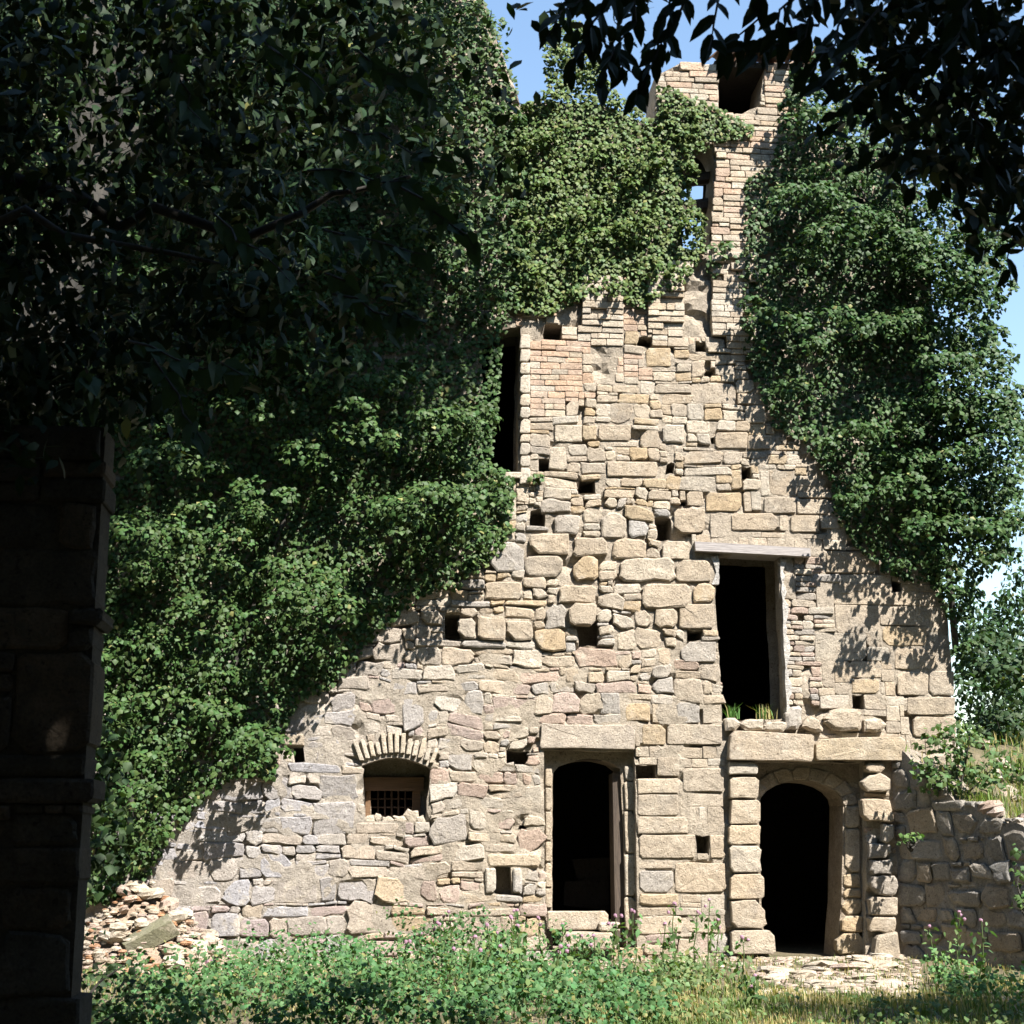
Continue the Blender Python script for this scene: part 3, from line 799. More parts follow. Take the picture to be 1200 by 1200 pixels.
# ================================================================== RETAINING WALL AND BANK (right)
A = Vector((W(1050, 1000).x, 0.0)); Bp = Vector((A.x+2.6, -3.9))
dirw = (Bp-A).normalized(); Lw = (Bp-A).length
nrm = Vector((-dirw.y, dirw.x)) if True else None
nrm = Vector((dirw.y, -dirw.x)); nrm = -nrm if nrm.x > 0 else nrm        # faces left / camera
def wall_top(s_):
    t = s_/Lw
    return 2.72-1.0*min(1, t/.35)-.65*max(0, (t-.35)/.65)+.07*math.sin(s_*5)+.05*math.sin(s_*11)
rw = thing('retaining_wall', 'low shaded retaining wall of rough stones running out from the arch', 'wall', (A.x, A.y, 0))
def rw_pt(s_, off, z): q = A+dirw*s_+nrm*off; return (q.x, q.y, z)
mb = MB()
ns = 60
for i in range(ns):
    s0, s1 = Lw*i/ns, Lw*(i+1)/ns
    for k in range(12):
        z = lambda s_, kk: -.15+(wall_top(s_)+.12)*kk/12
        q = [rw_pt(s0, .02*nz((s0*5, k, 1)), z(s0, k)), rw_pt(s1, .02*nz((s1*5, k, 1)), z(s1, k)), rw_pt(s1, .02*nz((s1*5, k+1, 1)), z(s1, k+1)), rw_pt(s0, .02*nz((s0*5, k+1, 1)), z(s0, k+1))]
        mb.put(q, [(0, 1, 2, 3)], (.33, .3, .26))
    q = [rw_pt(s0, 0, z(s0, 12)), rw_pt(s1, 0, z(s1, 12)), rw_pt(s1, -.5, z(s1, 12)+.02), rw_pt(s0, -.5, z(s0, 12)+.02)]
    mb.put(q, [(0, 1, 2, 3)], (.4, .34, .27))
rwm = mb.build('wall_core', M['mortar'], rw)
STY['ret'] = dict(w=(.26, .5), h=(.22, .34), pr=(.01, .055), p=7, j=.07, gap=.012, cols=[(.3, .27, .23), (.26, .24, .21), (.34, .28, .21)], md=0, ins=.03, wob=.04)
pk2 = Packer(.02, Lw, -.05, 2.8)
pk2.block([(.02, -.2)]+[(Lw, -.2)]+[(Lw*i/40, wall_top(Lw*i/40)+.03) for i in range(40, -1, -1)], inside=False)
ang = math.atan2(dirw.y, dirw.x)
rst = []
for (u, v2, w_, h_, st) in pk2.run(lambda u, v_: 'ret'):
    d = STY['ret']; j2 = min(w_, h_)*.09
    V_, F_ = stone_vf(w_-.025, h_-.025, random.uniform(*d['pr']), 7, .07, 12, .07, .025, .012, [(random.gauss(0, j2), random.gauss(0, j2)) for _ in range(4)], tilt=.06)
    c_, s_ = math.cos(ang), math.sin(ang)
    V_ = [(x*c_-y*s_, x*s_+y*c_, z) for x, y, z in V_]
    rst.append((w_*h_, V_, F_, jcol(random.choice(d['cols']), .15), rw_pt(u+w_/2, 0, v2+h_/2)))
put_pieces(rst, 'stone', 'small_stones', M['stone'], rwm)
# the bank of earth behind it
def bank_z(s_, r_):
    t0 = wall_top(min(max(s_, 0), Lw))
    rise = r_*.1*(1-min(1, r_/5)*.6)
    return t0-.06+rise+.08*nz((s_*1.3, r_*1.3, 7))
Vb, Fb = [], []
ss = np.linspace(-3.2, Lw+1.5, 36); rr = np.linspace(0.05, 9, 40)
for s_ in ss:
    for r_ in rr:
        x, y, _ = rw_pt(s_, -r_, 0); Vb.append((x, y, bank_z(s_, r_)))
for i in range(len(ss)-1):
    for j in range(len(rr)-1):
        q = (i*40+j, i*40+j+1, (i+1)*40+j+1, (i+1)*40+j)
        xm = sum(Vb[k][0] for k in q)/4; ym = sum(Vb[k][1] for k in q)/4
        if ym > -.05 and xm < W(1118, 900).x: continue
        Fb.append(q)
tag(obj('earth_bank', Vb, Fb, M['earth'], smooth=True, loc=(0, 0, 0)), kind='structure')

# ================================================================== LOOSE STONES
def rock_vf(w, d, h):
    v_, f_ = [], []
    n, m_ = 7, 4
    ph = random.uniform(0, 6)
    for j in range(1, m_):
        t = math.pi*j/m_
        for i in range(n):
            a_ = 2*math.pi*i/n+ph*j*.1
            k = random.uniform(.78, 1.12)
            v_.append((math.cos(a_)*math.sin(t)**.6*w/2*k, math.sin(a_)*math.sin(t)**.6*d/2*k, -math.cos(t)*h/2*random.uniform(.85, 1.1)))
    v_ += [(0, 0, -h/2), (0, 0, h/2)]
    for j in range(m_-2):
        for i in range(n):
            f_.append((j*n+i, j*n+(i+1) % n, (j+1)*n+(i+1) % n, (j+1)*n+i))
    for i in range(n):
        f_.append((i, len(v_)-2, (i+1) % n)); f_.append(((m_-2)*n+i, (m_-2)*n+(i+1) % n, len(v_)-1))
    return v_, f_
def loose(x, y, z, w, d, h, col, label, group, rot=None, name='loose_stone'):
    v_, f_ = rock_vf(w, d, h)
    me = mesh_from(name, v_, f_, M['stone'], np.tile(col, (len(v_), 1)), False)
    o = add(name, me, None, (x, y, z)); o.rotation_euler = rot or (random.gauss(0, .25), random.gauss(0, .25), random.uniform(0, 6))
    return tag(o, label, 'stone', group)
pile_c = W(165, 1120)
def pile_h(x, y):
    dx = (x-pile_c.x)/1.15; dy = (y+.05)/1.2
    return max(0, 1-math.sqrt(dx*dx+dy*dy))*1.15
for i in range(34):
    px = random.uniform(130, 262); x = W(px, 1100).x; y = -random.uniform(.12, 1.1)
    hh = pile_h(x, y); s_ = random.uniform(.12, .26)
    loose(x, y, ground_z(x, y)+hh*.92+s_*.15, s_*random.uniform(1, 1.5), s_, s_*random.uniform(.5, .8), jcol(random.choice([PALE, PALE, TAN, PINK]), .12),
          'pale broken stone lying in the rubble heap at the wall foot', 'stones of the rubble heap')
# heap body
Vh, Fh = [], []
nh = 22
for i in range(nh):
    for j in range(nh):
        x = pile_c.x-1.3+2.6*i/(nh-1); y = .05-1.45*j/(nh-1)
        Vh.append((x, y, ground_z(x, y)-.05+pile_h(x, y)*.9+.05*nz((x*5, y*5, 0))))
for i in range(nh-1):
    for j in range(nh-1): Fh.append((i*nh+j, i*nh+j+1, (i+1)*nh+j+1, (i+1)*nh+j))
heap = tag(obj('rubble_heap', Vh, Fh, M['mortar'], None, np.tile((.42, .31, .22), (len(Vh), 1))), 'sloping heap of earth and crumbled stone against the wall beside the ivy', 'rubble')
mb = MB()
for i in range(330):
    x = pile_c.x+random.uniform(-1.1, 1.2); y = -random.uniform(.1, 1.3); hh = pile_h(x, y)
    if hh < .02 and random.random() < .5: continue
    s_ = random.uniform(.04, .1); v_, f_ = rock_vf(s_*1.5, s_, s_*.7)
    mb.put(np.array(v_)+np.array((x, y, ground_z(x, y)+hh*.92))[None], f_, jcol(random.choice([PALE, TAN, PINK, (.4, .22, .12)]), .15))
tag(mb.build('stone_chips', M['stone'], heap), kind='stuff')
# the mossy slab and the upright pale block of the heap
p = W(176, 1098, -.75); v_, f_ = box_vf(-.3, .3, -.12, .12, -.09, .09, .03)
o = add('mossy_slab', mesh_from('mossy_slab', v_, f_, M['stone'], np.tile((.2, .19, .12), (8, 1))), None, p); o.rotation_euler = (.3, -.5, .2)
tag(o, 'mossy grey-green slab lying tilted across the rubble heap', 'slab')
p = W(229, 1118, -.5); v_, f_ = box_vf(-.14, .14, -.1, .1, -.17, .17, .02)
o = add('square_block', mesh_from('square_block', v_, f_, M['stone'], np.tile((.6, .53, .42), (8, 1))), None, p); o.rotation_euler = (-.15, .05, .15)
tag(o, 'pale squared block standing upright at the edge of the rubble heap', 'stone')
# rubble before the arch
for i in range(34):
    q = G(random.uniform(895, 1050), random.uniform(1128, 1158)); s_ = random.uniform(.12, .34)
    y = min(q.y, -.15)
    loose(q.x, y, ground_z(q.x, y)+s_*.1, s_*1.3, s_, s_*.34, jcol(random.choice([PALE, TAN, PALE, PINK]), .1), 'flat pale stone bedded in the ground before the arched doorway', 'flat stones before the arch', rot=(random.gauss(0, .08), random.gauss(0, .08), random.uniform(0, 6)))
mb = MB()
for i in range(700):
    q = G(random.uniform(880, 1075), random.uniform(1122, 1165)); y = min(q.y, -.08); s_ = random.uniform(.03, .09)
    v_, f_ = rock_vf(s_*1.5, s_, s_*.6); mb.put(np.array(v_)+np.array((q.x, y, ground_z(q.x, y)+.01))[None], f_, jcol(random.choice([PALE, TAN, PINK]), .15))
for i in range(500):
    x = random.uniform(W(150, 1100).x, W(860, 1100).x); y = -random.random()**2*1.2-.05; s_ = random.uniform(.03, .08)
    v_, f_ = rock_vf(s_*1.5, s_, s_*.6); mb.put(np.array(v_)+np.array((x, y, ground_z(x, y)+.01))[None], f_, jcol(random.choice([PALE, TAN, PINK]), .15))
tag(mb.build('gravel', M['stone']), 'pale stone chips strewn along the foot of the wall', 'gravel', kind='stuff')
# stones on the bank
for i in range(64):
    s_ = random.uniform(0, Lw); r_ = random.uniform(.05, 1.9)**1.2; x, y, _ = rw_pt(s_, -r_, 0)
    k = random.uniform(.12, .3)
    loose(x, y, bank_z(s_, r_)+k*.12, k*1.3, k, k*.6, jcol(random.choice([PALE, TAN, PINK, GREY]), .12), 'tan stone lying on the grassy bank above the retaining wall', 'stones on the bank')

# ================================================================== LEAVES
def leaves(name, pos, nrm_, size, cols, mat, parent, shape='ivy', droop=.35, aspect=1.0, kind=None):
    """scatter of small folded leaves as one mesh"""
    n = len(pos)
    nn = nrm_/np.maximum(1e-6, np.linalg.norm(nrm_, axis=1))[:, None]
    down = np.tile(np.array([0, 0, -1.0]), (n, 1))+rng.normal(0, .55, (n, 3))
    t = down-nn*(down*nn).sum(1)[:, None]
    t /= np.maximum(1e-6, np.linalg.norm(t, axis=1))[:, None]
    b = np.cross(nn, t)
    s_ = size[:, None]
    if shape == 'ivy':       # base, left, tip, right, mid
        prof = [(-.45, 0, 0), (-.1, -.52*aspect, -.1), (.6, 0, -.12), (-.1, .52*aspect, -.1), (0, 0, .06)]
        tri = np.array([[0, 4, 1], [1, 4, 2], [2, 4, 3], [3, 4, 0]])
    else:                    # lanceolate: base, l1, l2, tip, r2, r1
        prof = [(-.5, 0, 0), (-.18, -.24*aspect, .03), (.2, -.2*aspect, .02), (.55, 0, -.08), (.2, .2*aspect, .02), (-.18, .24*aspect, .03)]
        tri = np.array([[0, 1, 5], [1, 2, 5], [2, 4, 5], [2, 3, 4]])
    k = len(prof)
    V_ = np.empty((n, k, 3))
    for i, (a_, w_, h_) in enumerate(prof):
        V_[:, i] = pos+t*(a_*s_)+b*(w_*s_)+nn*(h_*s_)
    F_ = (np.arange(n)[:, None, None]*k+tri[None]).reshape(-1, 3)
    o = obj(name, V_.reshape(-1, 3), F_, mat, parent, np.repeat(cols, k, axis=0), loc=tuple(pos.mean(0)))
    if kind: o['kind'] = kind
    return o
def leaf_cols(n, base, dv=.3, yellow=.012):
    k = 1+rng.uniform(-dv, dv, (n, 1)); c = np.array(base)[None]*k
    c[:, 0] *= 1+rng.uniform(-.2, .25, n)
    m_ = rng.random(n) < yellow
    c[m_] = np.array([.2, .2, .07])[None]*rng.uniform(.6, 1.1, (m_.sum(), 1))
    return c
def unit(n):
    d = rng.normal(0, 1, (n, 3)); return d/np.linalg.norm(d, axis=1)[:, None]
def sample_poly(poly, n):
    x0, x1 = min(p[0] for p in poly), max(p[0] for p in poly); y0, y1 = min(p[1] for p in poly), max(p[1] for p in poly)
    X = np.empty(0); Y = np.empty(0)
    while len(X) < n:
        x = rng.uniform(x0, x1, 4*n); y = rng.uniform(y0, y1, 4*n); m_ = inpoly(x, y, poly)
        X = np.concatenate([X, x[m_]]); Y = np.concatenate([Y, y[m_]])
    return X[:n], Y[:n]
def poly_area(poly):
    return abs(sum(poly[i][0]*poly[(i+1) % len(poly)][1]-poly[(i+1) % len(poly)][0]*poly[i][1] for i in range(len(poly))))/2
def clump_leaves(centres, radii, per, squash=(1, .85, .8), out=(0, -.35, .35), jit=.5, shell=(.72, 1.08)):
    """leaves on the outer shells of many clumps"""
    cnt = np.maximum(8, (per*radii**2).astype(int))
    idx = np.repeat(np.arange(len(centres)), cnt); n = len(idx)
    d = unit(n)
    flip = d[:, 1] > .45; d[flip, 1] *= -1
    low = (d[:, 2] < -.25) & (rng.random(n) < .55); d[low, 2] *= -1
    pos = centres[idx]+d*np.array(squash)[None]*radii[idx][:, None]*rng.uniform(shell[0], shell[1], n)[:, None]
    # bumpy shells
    nrm_ = d*.75+np.array(out)[None]+rng.normal(0, jit, (n, 3))
    return pos, nrm_
def sub_clumps(c_, r_, k=7, sub=(.26, .44), up=.35, squash=(1, .95, .62)):
    """small tufts seated on the upper and outer shell of big clumps"""
    idx = np.repeat(np.arange(len(c_)), k); n = len(idx); d = unit(n)
    d[:, 1] = np.where(d[:, 1] > .3, -d[:, 1], d[:, 1]); low = d[:, 2] < 0; d[low & (rng.random(n) < .75), 2] *= -1
    cc = c_[idx]+d*np.array(squash)[None]*r_[idx][:, None]*rng.uniform(.75, 1.0, n)[:, None]
    return cc, r_[idx]*rng.uniform(sub[0], sub[1], n)
def ivy(name, label, polys, depth=(.05, .4), rad=(.22, .5), dens=1.25, leaf=(.045, .088), base=(.042, .08, .021), cl=7.0, stems=(), y0=0.0, subk=7, back=None, basel=260):
    """ivy on the facade plane: polys in photo pixels projected on the wall"""
    allp, alln = [], []
    for poly in polys:
        am2 = poly_area(wuv(poly))
        nc = max(2, int(am2*cl))
        X, Y = sample_poly(poly, nc)
        r_ = rng.uniform(rad[0], rad[1], nc)
        c_ = WN(X, Y); c_[:, 1] = y0-rng.uniform(depth[0], depth[1], nc)
        for k in range(12):
            a_ = 2*math.pi*k/12; q = c_.copy(); q[:, 0] += np.cos(a_)*r_*.8; q[:, 2] += np.sin(a_)*r_*.75
            qx, qy = PN(np.column_stack([q[:, 0], np.zeros(nc)+y0, q[:, 2]]))
            r_[~inpoly(qx, qy, poly)] *= .82
        r_ = np.maximum(r_, .06)
        if back:
            bm = c_[:, 0] > back[0]; c_[bm, 1] = rng.uniform(-back[1], back[1], bm.sum())
        if subk:
            sc_, sr = sub_clumps(c_, r_, subk)
            p, n_ = clump_leaves(sc_, sr, 520*dens, squash=(1, .9, .8), out=(0, -.25, .4), jit=.33, shell=(.6, 1.05)); allp.append(p); alln.append(n_)
        p, n_ = clump_leaves(c_, r_, (130 if subk else 420)*dens, jit=.35, out=(0, -.3, .4)); allp.append(p); alln.append(n_)
        nb = int(am2*basel*dens)
        X, Y = sample_poly(poly, nb); p = WN(X, Y); p[:, 1] = y0-rng.uniform(.02, .12, nb)
        n_ = np.tile(np.array([[0, -1, .35]]), (nb, 1))+rng.normal(0, .3, (nb, 3))
        allp.append(p); alln.append(n_)
    p = np.vstack(allp); n_ = np.vstack(alln)
    wx = OUT_X_R
    p[:, 1] = np.where(p[:, 0] < wx, np.minimum(p[:, 1], y0-.015), p[:, 1])
    th = thing(name, label, 'ivy', (float(p[:, 0].mean()), -.02, float(p[:, 2].min())))
    leaves('foliage', p, n_, rng.uniform(leaf[0], leaf[1], len(p)), leaf_cols(len(p), base), M['ivy'], th, kind='stuff')
    mb = MB()
    for st in stems:
        pts = [W(a_, b2, y0-.04) for a_, b2 in st]; path = []
        for i in range(len(pts)-1): path += wander(pts[i], pts[i+1], 4, .05)[:-1]
        path.append(pts[-1])
        v_, f_ = tube_vf(path, list(np.linspace(.05, .015, len(path))), 6); mb.put(v_, f_)
    if stems: mb.build('stem', M['bark'], th, True)
    print(name, len(p))
    return th
OUT_X_R = W(1096, 400).x

ivy('wall_ivy', 'deep shaggy ivy covering the wall to the window above the sloping shadow edge',
    [[(-85, 1040), (-85, -40), (300, -90), (560, -20), (606, 100), (604, 330), (612, 362), (600, 372), (588, 400), (584, 470), (576, 540), (604, 566), (600, 606), (590, 640), (545, 675), (480, 712), (440, 745), (392, 806), (352, 822), (330, 862), (322, 915), (298, 910), (272, 912), (240, 935), (200, 985), (172, 1030), (130, 1060)]],
    depth=(.1, .75), rad=(.25, .65), cl=3.0, subk=10, basel=520, stems=[[(240, 890), (300, 700), (420, 400)], [(150, 980), (150, 800), (200, 500)], [(345, 800), (420, 700), (520, 600)]])
ivy('wall_ivy', 'flat thick ivy hanging over the brick pilasters below the gable',
    [[(596, 140), (640, 112), (634, 50), (650, 20), (690, 30), (708, 100), (760, 140), (808, 150), (832, 175), (812, 185), (808, 230), (826, 262), (826, 300), (800, 335), (752, 364), (720, 352), (690, 348), (640, 372), (604, 366)],
     [(768, 105), (790, 105), (830, 125), (850, 135), (882, 148), (880, 164), (840, 168), (800, 165), (775, 150)]],
    depth=(.02, .16), rad=(.12, .3), cl=8, subk=6, dens=1.25, leaf=(.042, .078), base=(.075, .115, .03), basel=900)
ivy('wall_ivy', 'billowing ivy overhanging the sloping end of the wall beside the upper doorway',
    [[(872, 320), (872, 215), (905, 190), (918, 130), (925, 82), (1000, 72), (1100, 90), (1180, 150), (1175, 300), (1165, 380), (1172, 450), (1200, 500), (1198, 600), (1170, 660), (1140, 690), (1132, 790), (1118, 800), (1112, 728), (1090, 690), (1035, 672), (1000, 640), (975, 600), (972, 565), (940, 520), (905, 500), (886, 455), (870, 410)]],
    depth=(.1, .7), rad=(.25, .6), cl=3.0, subk=10, basel=480, base=(.038, .076, .02), stems=[[(1120, 760), (1080, 400), (1000, 200)]])
ivy('wall_ivy', 'bushy mound of ivy swelling out past the end of the wall against the sky',
    [[(1075, 120), (1150, 120), (1190, 170), (1180, 300), (1168, 380), (1178, 450), (1200, 500), (1200, 600), (1172, 668), (1140, 695), (1132, 790), (1112, 780), (1080, 600)]],
    depth=(-.3, .4), rad=(.25, .55), cl=9, subk=9, basel=0, back=(W(1100, 400).x, .5), base=(.038, .076, .02))
ivy('wall_ivy', 'small trail of ivy clinging to the brick pilaster beside the arched bell opening',
    [[(830, 288), (850, 284), (874, 300), (872, 312), (846, 306), (838, 330), (828, 318)], [(862, 310), (876, 310), (876, 400), (868, 390)]], depth=(.12, .2), rad=(.08, .16), cl=30, subk=0, base=(.062, .105, .034))
ivy('wall_ivy', 'thin ivy spray with pale young leaves creeping over the big rubble stones', [[(520, 690), (560, 640), (590, 606), (604, 622), (596, 640), (572, 664), (535, 694)]], depth=(.03, .07), rad=(.06, .12), cl=25, subk=0, base=(.08, .125, .036))
ivy('wall_ivy', 'little tuft of ivy at the sill corner of the ivy-framed window', [[(616, 560), (628, 556), (638, 562), (632, 570), (620, 570)]], depth=(.05, .1), rad=(.06, .1), cl=60, subk=0, base=(.07, .115, .036))

# ---------------- trees
def tree(name, label, base_pt, limbs, clumps, leaf, base, per=170, shape='leaf', trunk_r=.28, jit=.8, mat='leaf', extra=None):
    th = thing(name, label, 'tree', tuple(base_pt))
    mb = MB()
    for path, r0, r1 in limbs:
        pts = []
        for i in range(len(path)-1): pts += wander(path[i], path[i+1], 5, .12)[:-1]
        pts.append(Vector(path[-1]))
        v_, f_ = tube_vf(pts, list(np.linspace(r0, r1, len(pts))), 8); mb.put(v_, f_)
    mb.build('trunk', M['bark'], th, True)
    c_, r_ = clumps
    p, n_ = clump_leaves(c_, r_, per, squash=(1, 1, .8), out=(0, -.05, .45), jit=jit, shell=(.25, 1.1))
    sz = rng.uniform(leaf[0], leaf[1], len(p))
    if extra:
        p2, n2 = clump_leaves(extra[0][0], extra[0][1], extra[1], squash=(1, 1, .8), out=(0, 0, .4), jit=jit, shell=(.25, 1.1))
        p = np.vstack([p, p2]); n_ = np.vstack([n_, n2]); sz = np.concatenate([sz, rng.uniform(extra[2][0], extra[2][1], len(p2))])
    o = leaves('crown', p, n_, sz, leaf_cols(len(p), base, yellow=.01), M[mat], th, shape=shape, kind='stuff')
    print(name, len(p))
    return th
def ell_clumps(c, r, n, rad):
    d = unit(n)*rng.random(n)[:, None]**.4
    return np.array(c)[None]+d*np.array(r)[None], rng.uniform(rad[0], rad[1], n)
def poly_clumps(poly, n, y, dy, rad):
    X, Y = sample_poly(poly, n); yy = y+rng.uniform(-dy, dy, n)
    d = F*_F[None]+(X[:, None]-600)*_R[None]+(600-Y[:, None])*_U[None]
    t = (yy-CAM.y)/d[:, 1]
    return np.array(CAM)[None]+d*t[:, None], rng.uniform(rad[0], rad[1], n)
def cat(*cl): return np.vstack([c[0] for c in cl]), np.concatenate([c[1] for c in cl])

# big tree rising left of the facade: throws the broken shade on the left ivy
tree('shade_tree', 'dark leafy tree leaning over the ivy at the corner of the ruin', (-3.9, -5.2, 0),
     [([(-3.9, -5.2, 0), (-3.7, -5.1, 5), (-2.8, -4.8, 9.5), (-.8, -4.3, 12.8), (1.2, -3.8, 15.4)], .4, .08), ([(-3.5, -5, 7), (-2, -4.2, 10), (-.6, -3.8, 12)], .15, .05), ([(-3, -4.9, 8.8), (-3.6, -4.6, 12), (-3.4, -4.4, 14.5)], .16, .05)],
     cat(ell_clumps((-1.9, -4.2, 12.3), (2.4, 1.4, 2.0), 80, (.4, .8)), ell_clumps((-4.2, -4.4, 11), (1.8, 1.8, 3.2), 50, (.4, .8))),
     (.09, .15), (.03, .06, .02), per=170, extra=(cat(ell_clumps((1.2, -3.7, 15.6), (2.4, .9, 3.0), 130, (.4, .75)), ell_clumps((1.5, -3.6, 13.2), (2.1, .6, 1.0), 90, (.35, .6)), ell_clumps((.3, -3.7, 12.4), (1.7, .5, .7), 50, (.3, .5))), 105, (.16, .26)))
# near tree on the left, over the pier; deep shade put into its leaf colour
near_poly = [(-60, -40), (460, -40), (560, 30), (600, 160), (590, 260), (540, 360), (470, 420), (360, 440), (290, 480), (180, 500), (120, 560), (-60, 580)]
core_poly = [(-60, -40), (330, -40), (380, 200), (330, 380), (240, 440), (120, 520), (-60, 580)]
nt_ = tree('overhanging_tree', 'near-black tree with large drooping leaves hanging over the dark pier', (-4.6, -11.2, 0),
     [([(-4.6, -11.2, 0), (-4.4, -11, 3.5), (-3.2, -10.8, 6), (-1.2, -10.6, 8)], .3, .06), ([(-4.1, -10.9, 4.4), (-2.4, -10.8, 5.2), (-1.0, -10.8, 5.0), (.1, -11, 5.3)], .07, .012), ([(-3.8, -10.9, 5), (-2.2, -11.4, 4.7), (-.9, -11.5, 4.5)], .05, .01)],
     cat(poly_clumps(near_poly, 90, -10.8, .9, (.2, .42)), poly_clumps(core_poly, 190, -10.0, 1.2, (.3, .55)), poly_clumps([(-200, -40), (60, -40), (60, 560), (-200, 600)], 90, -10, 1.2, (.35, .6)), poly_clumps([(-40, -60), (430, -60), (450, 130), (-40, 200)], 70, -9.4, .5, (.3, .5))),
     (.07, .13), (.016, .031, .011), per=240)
# great tree whose crown spreads over the camera
fringe = [[(640, -30), (780, -30), (790, 40), (770, 90), (740, 110), (700, 90), (670, 60), (635, 40)], [(1000, -40), (1210, -40), (1210, 330), (1150, 300), (1090, 240), (1010, 200), (960, 130), (960, 70), (1010, 60)]]
A_cl = cat(ell_clumps((-1.5, -17.5, 11.4), (5.6, 4.0, 2.2), 260, (.6, 1.0)), ell_clumps((-3.0, -14.8, 9.8), (3.0, 1.5, 1.5), 110, (.5, .8)), ell_clumps((3.8, -17.0, 11.2), (4.2, 2.6, 2.2), 220, (.6, .9)),
           ell_clumps((3.0, -14.8, 8.2), (2.6, .9, 1.0), 50, (.4, .6)), ell_clumps((-1.2, -15.9, 10.4), (2.8, 1.4, 1.6), 110, (.5, .8)))
tA = tree('canopy_tree', 'tall tree whose dark outer twigs hang across the sky above the gable', (-4.5, -20.5, 0),
     [([(-4.5, -20.5, 0), (-4.2, -20, 5), (-2.8, -18.8, 9), (-1.2, -17.5, 11.5)], .5, .15), ([(-3.6, -19.6, 7), (.5, -17.6, 9), (2.6, -15, 8)], .16, .06), ([(-3.2, -19.2, 8), (-3.4, -16.5, 9.4), (-3, -14.4, 9.6)], .14, .05)],
     cat(poly_clumps(fringe[1], 120, -12.4, .5, (.16, .36)), poly_clumps(fringe[0], 14, -12.0, .4, (.12, .22))),
     (.08, .13), (.016, .03, .01), per=240, extra=(A_cl, 85, (.2, .3)))
# tree beyond the right end of the ruin
pr = W(1180, 900, 5)
tree('far_tree', 'dark tree standing behind the bank beyond the end of the ruin', (pr.x+.6, 5, 1.6),
     [([(pr.x+.6, 5, 1.2), (pr.x+.5, 5, 3.4), (pr.x+.9, 5.2, 5.4)], .16, .05), ([(pr.x+.5, 5, 3), (pr.x-.4, 4.6, 4.6)], .07, .03)],
     cat(poly_clumps([(1128, 700), (1150, 720), (1180, 680), (1260, 640), (1290, 900), (1200, 910), (1128, 880)], 200, 5, 1.2, (.3, .6)),), (.09, .14), (.035, .07, .025), per=150)
# unseen wood, added behind and on both sides of the clearing to cut sky light
wc = []
for k in range(2600):
    a_ = random.uniform(math.radians(-205), math.radians(25))
    r_ = random.uniform(13, 20); x = 1+r_*math.cos(a_)*.95; y = -15.5+r_*math.sin(a_)*.95; z = random.uniform(.5, 21)
    if a_ > -.1 and z > 10: continue
    px, py = P((x, y, z)) if (Vector((x, y, z))-CAM).dot(FW) > .5 else (-999, 0)
    if -260 < px < 1460 and y > -19: continue
    wc.append((x, y, z))
wc = np.array(wc); wr = rng.uniform(1.0, 1.7, len(wc))
p, n_ = clump_leaves(wc, wr, 26, squash=(1, 1, .8), out=(0, 0, .4), jit=.8, shell=(.3, 1.1))
wl = leaves('sky_screen_wood', p, n_, rng.uniform(.3, .5, len(p)), leaf_cols(len(p), (.025, .045, .015), yellow=0), M['leaf'], None, shape='lance', aspect=1.8, kind='stuff')
tag(wl, 'unseen dark green wood added round the clearing to cut sky light', 'sky_screen_wood')
print('sky_screen_wood', len(p))
# ---------------- shrub on the bank
def shrub(name, label, poly, y, dy, n, rad, leaf, base, per=260, cat_='shrub', mat='weed', root=None, group=None):
    c_, r_ = poly_clumps(poly, n, y, dy, rad)
    p, n_ = clump_leaves(c_, r_, per, squash=(1, 1, .85), out=(0, -.2, .5), jit=.6, shell=(.3, 1.08))
    lo = c_[np.argmin(c_[:, 2])]
    rt = Vector(root) if root else Vector((c_[:, 0].mean(), y, lo[2]-r_.mean()))
    th = thing(name, label, cat_, rt, group)
    leaves('foliage', p, n_, rng.uniform(leaf[0], leaf[1], len(p)), leaf_cols(len(p), base), M[mat], th, kind='stuff')
    mb = MB()
    for i in rng.choice(len(c_), min(6, len(c_)), replace=False):
        v_, f_ = tube_vf(wander(rt, c_[i], 4, .05), [.02, .018, .014, .01, .006], 5); mb.put(v_, f_)
    mb.build('stems', M['bark'], th)
    return th
shrub('bush', 'bright green leafy bush growing on the bank against the corner of the ruin', [(1082, 870), (1100, 852), (1130, 850), (1160, 880), (1170, 925), (1130, 935), (1090, 925), (1072, 905)], -.5, .35, 52, (.14, .28), (.05, .1), (.07, .12, .038))
shrub('bush', 'low dark scrub at the top of the bank below the far tree', [(1165, 890), (1230, 860), (1260, 940), (1180, 950)], .4, .5, 18, (.2, .34), (.06, .1), (.065, .115, .035))
shrub('bush', 'tall dark thicket between the end of the ruin and the far tree', [(1122, 760), (1150, 740), (1215, 780), (1220, 905), (1130, 900)], 2.2, .8, 60, (.25, .45), (.07, .12), (.035, .065, .024))
shrub('bush', 'small bush rooted in the side of the bank above the retaining wall', [(1176, 1000), (1215, 980), (1230, 1060), (1185, 1070)], -2.6, .2, 12, (.1, .2), (.05, .09), (.07, .12, .035))
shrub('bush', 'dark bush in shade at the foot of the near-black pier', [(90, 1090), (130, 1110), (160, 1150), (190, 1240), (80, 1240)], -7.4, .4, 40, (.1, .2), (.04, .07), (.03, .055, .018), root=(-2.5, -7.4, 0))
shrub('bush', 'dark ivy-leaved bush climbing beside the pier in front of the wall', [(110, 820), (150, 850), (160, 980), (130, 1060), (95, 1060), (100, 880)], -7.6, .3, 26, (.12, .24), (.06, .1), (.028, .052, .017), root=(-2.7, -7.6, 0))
shrub('bush', 'small leafy plant sprouting from a joint of the retaining wall', [(1056, 980), (1078, 978), (1080, 992), (1058, 992)], -.7, .05, 5, (.06, .1), (.04, .07), (.09, .17, .05))

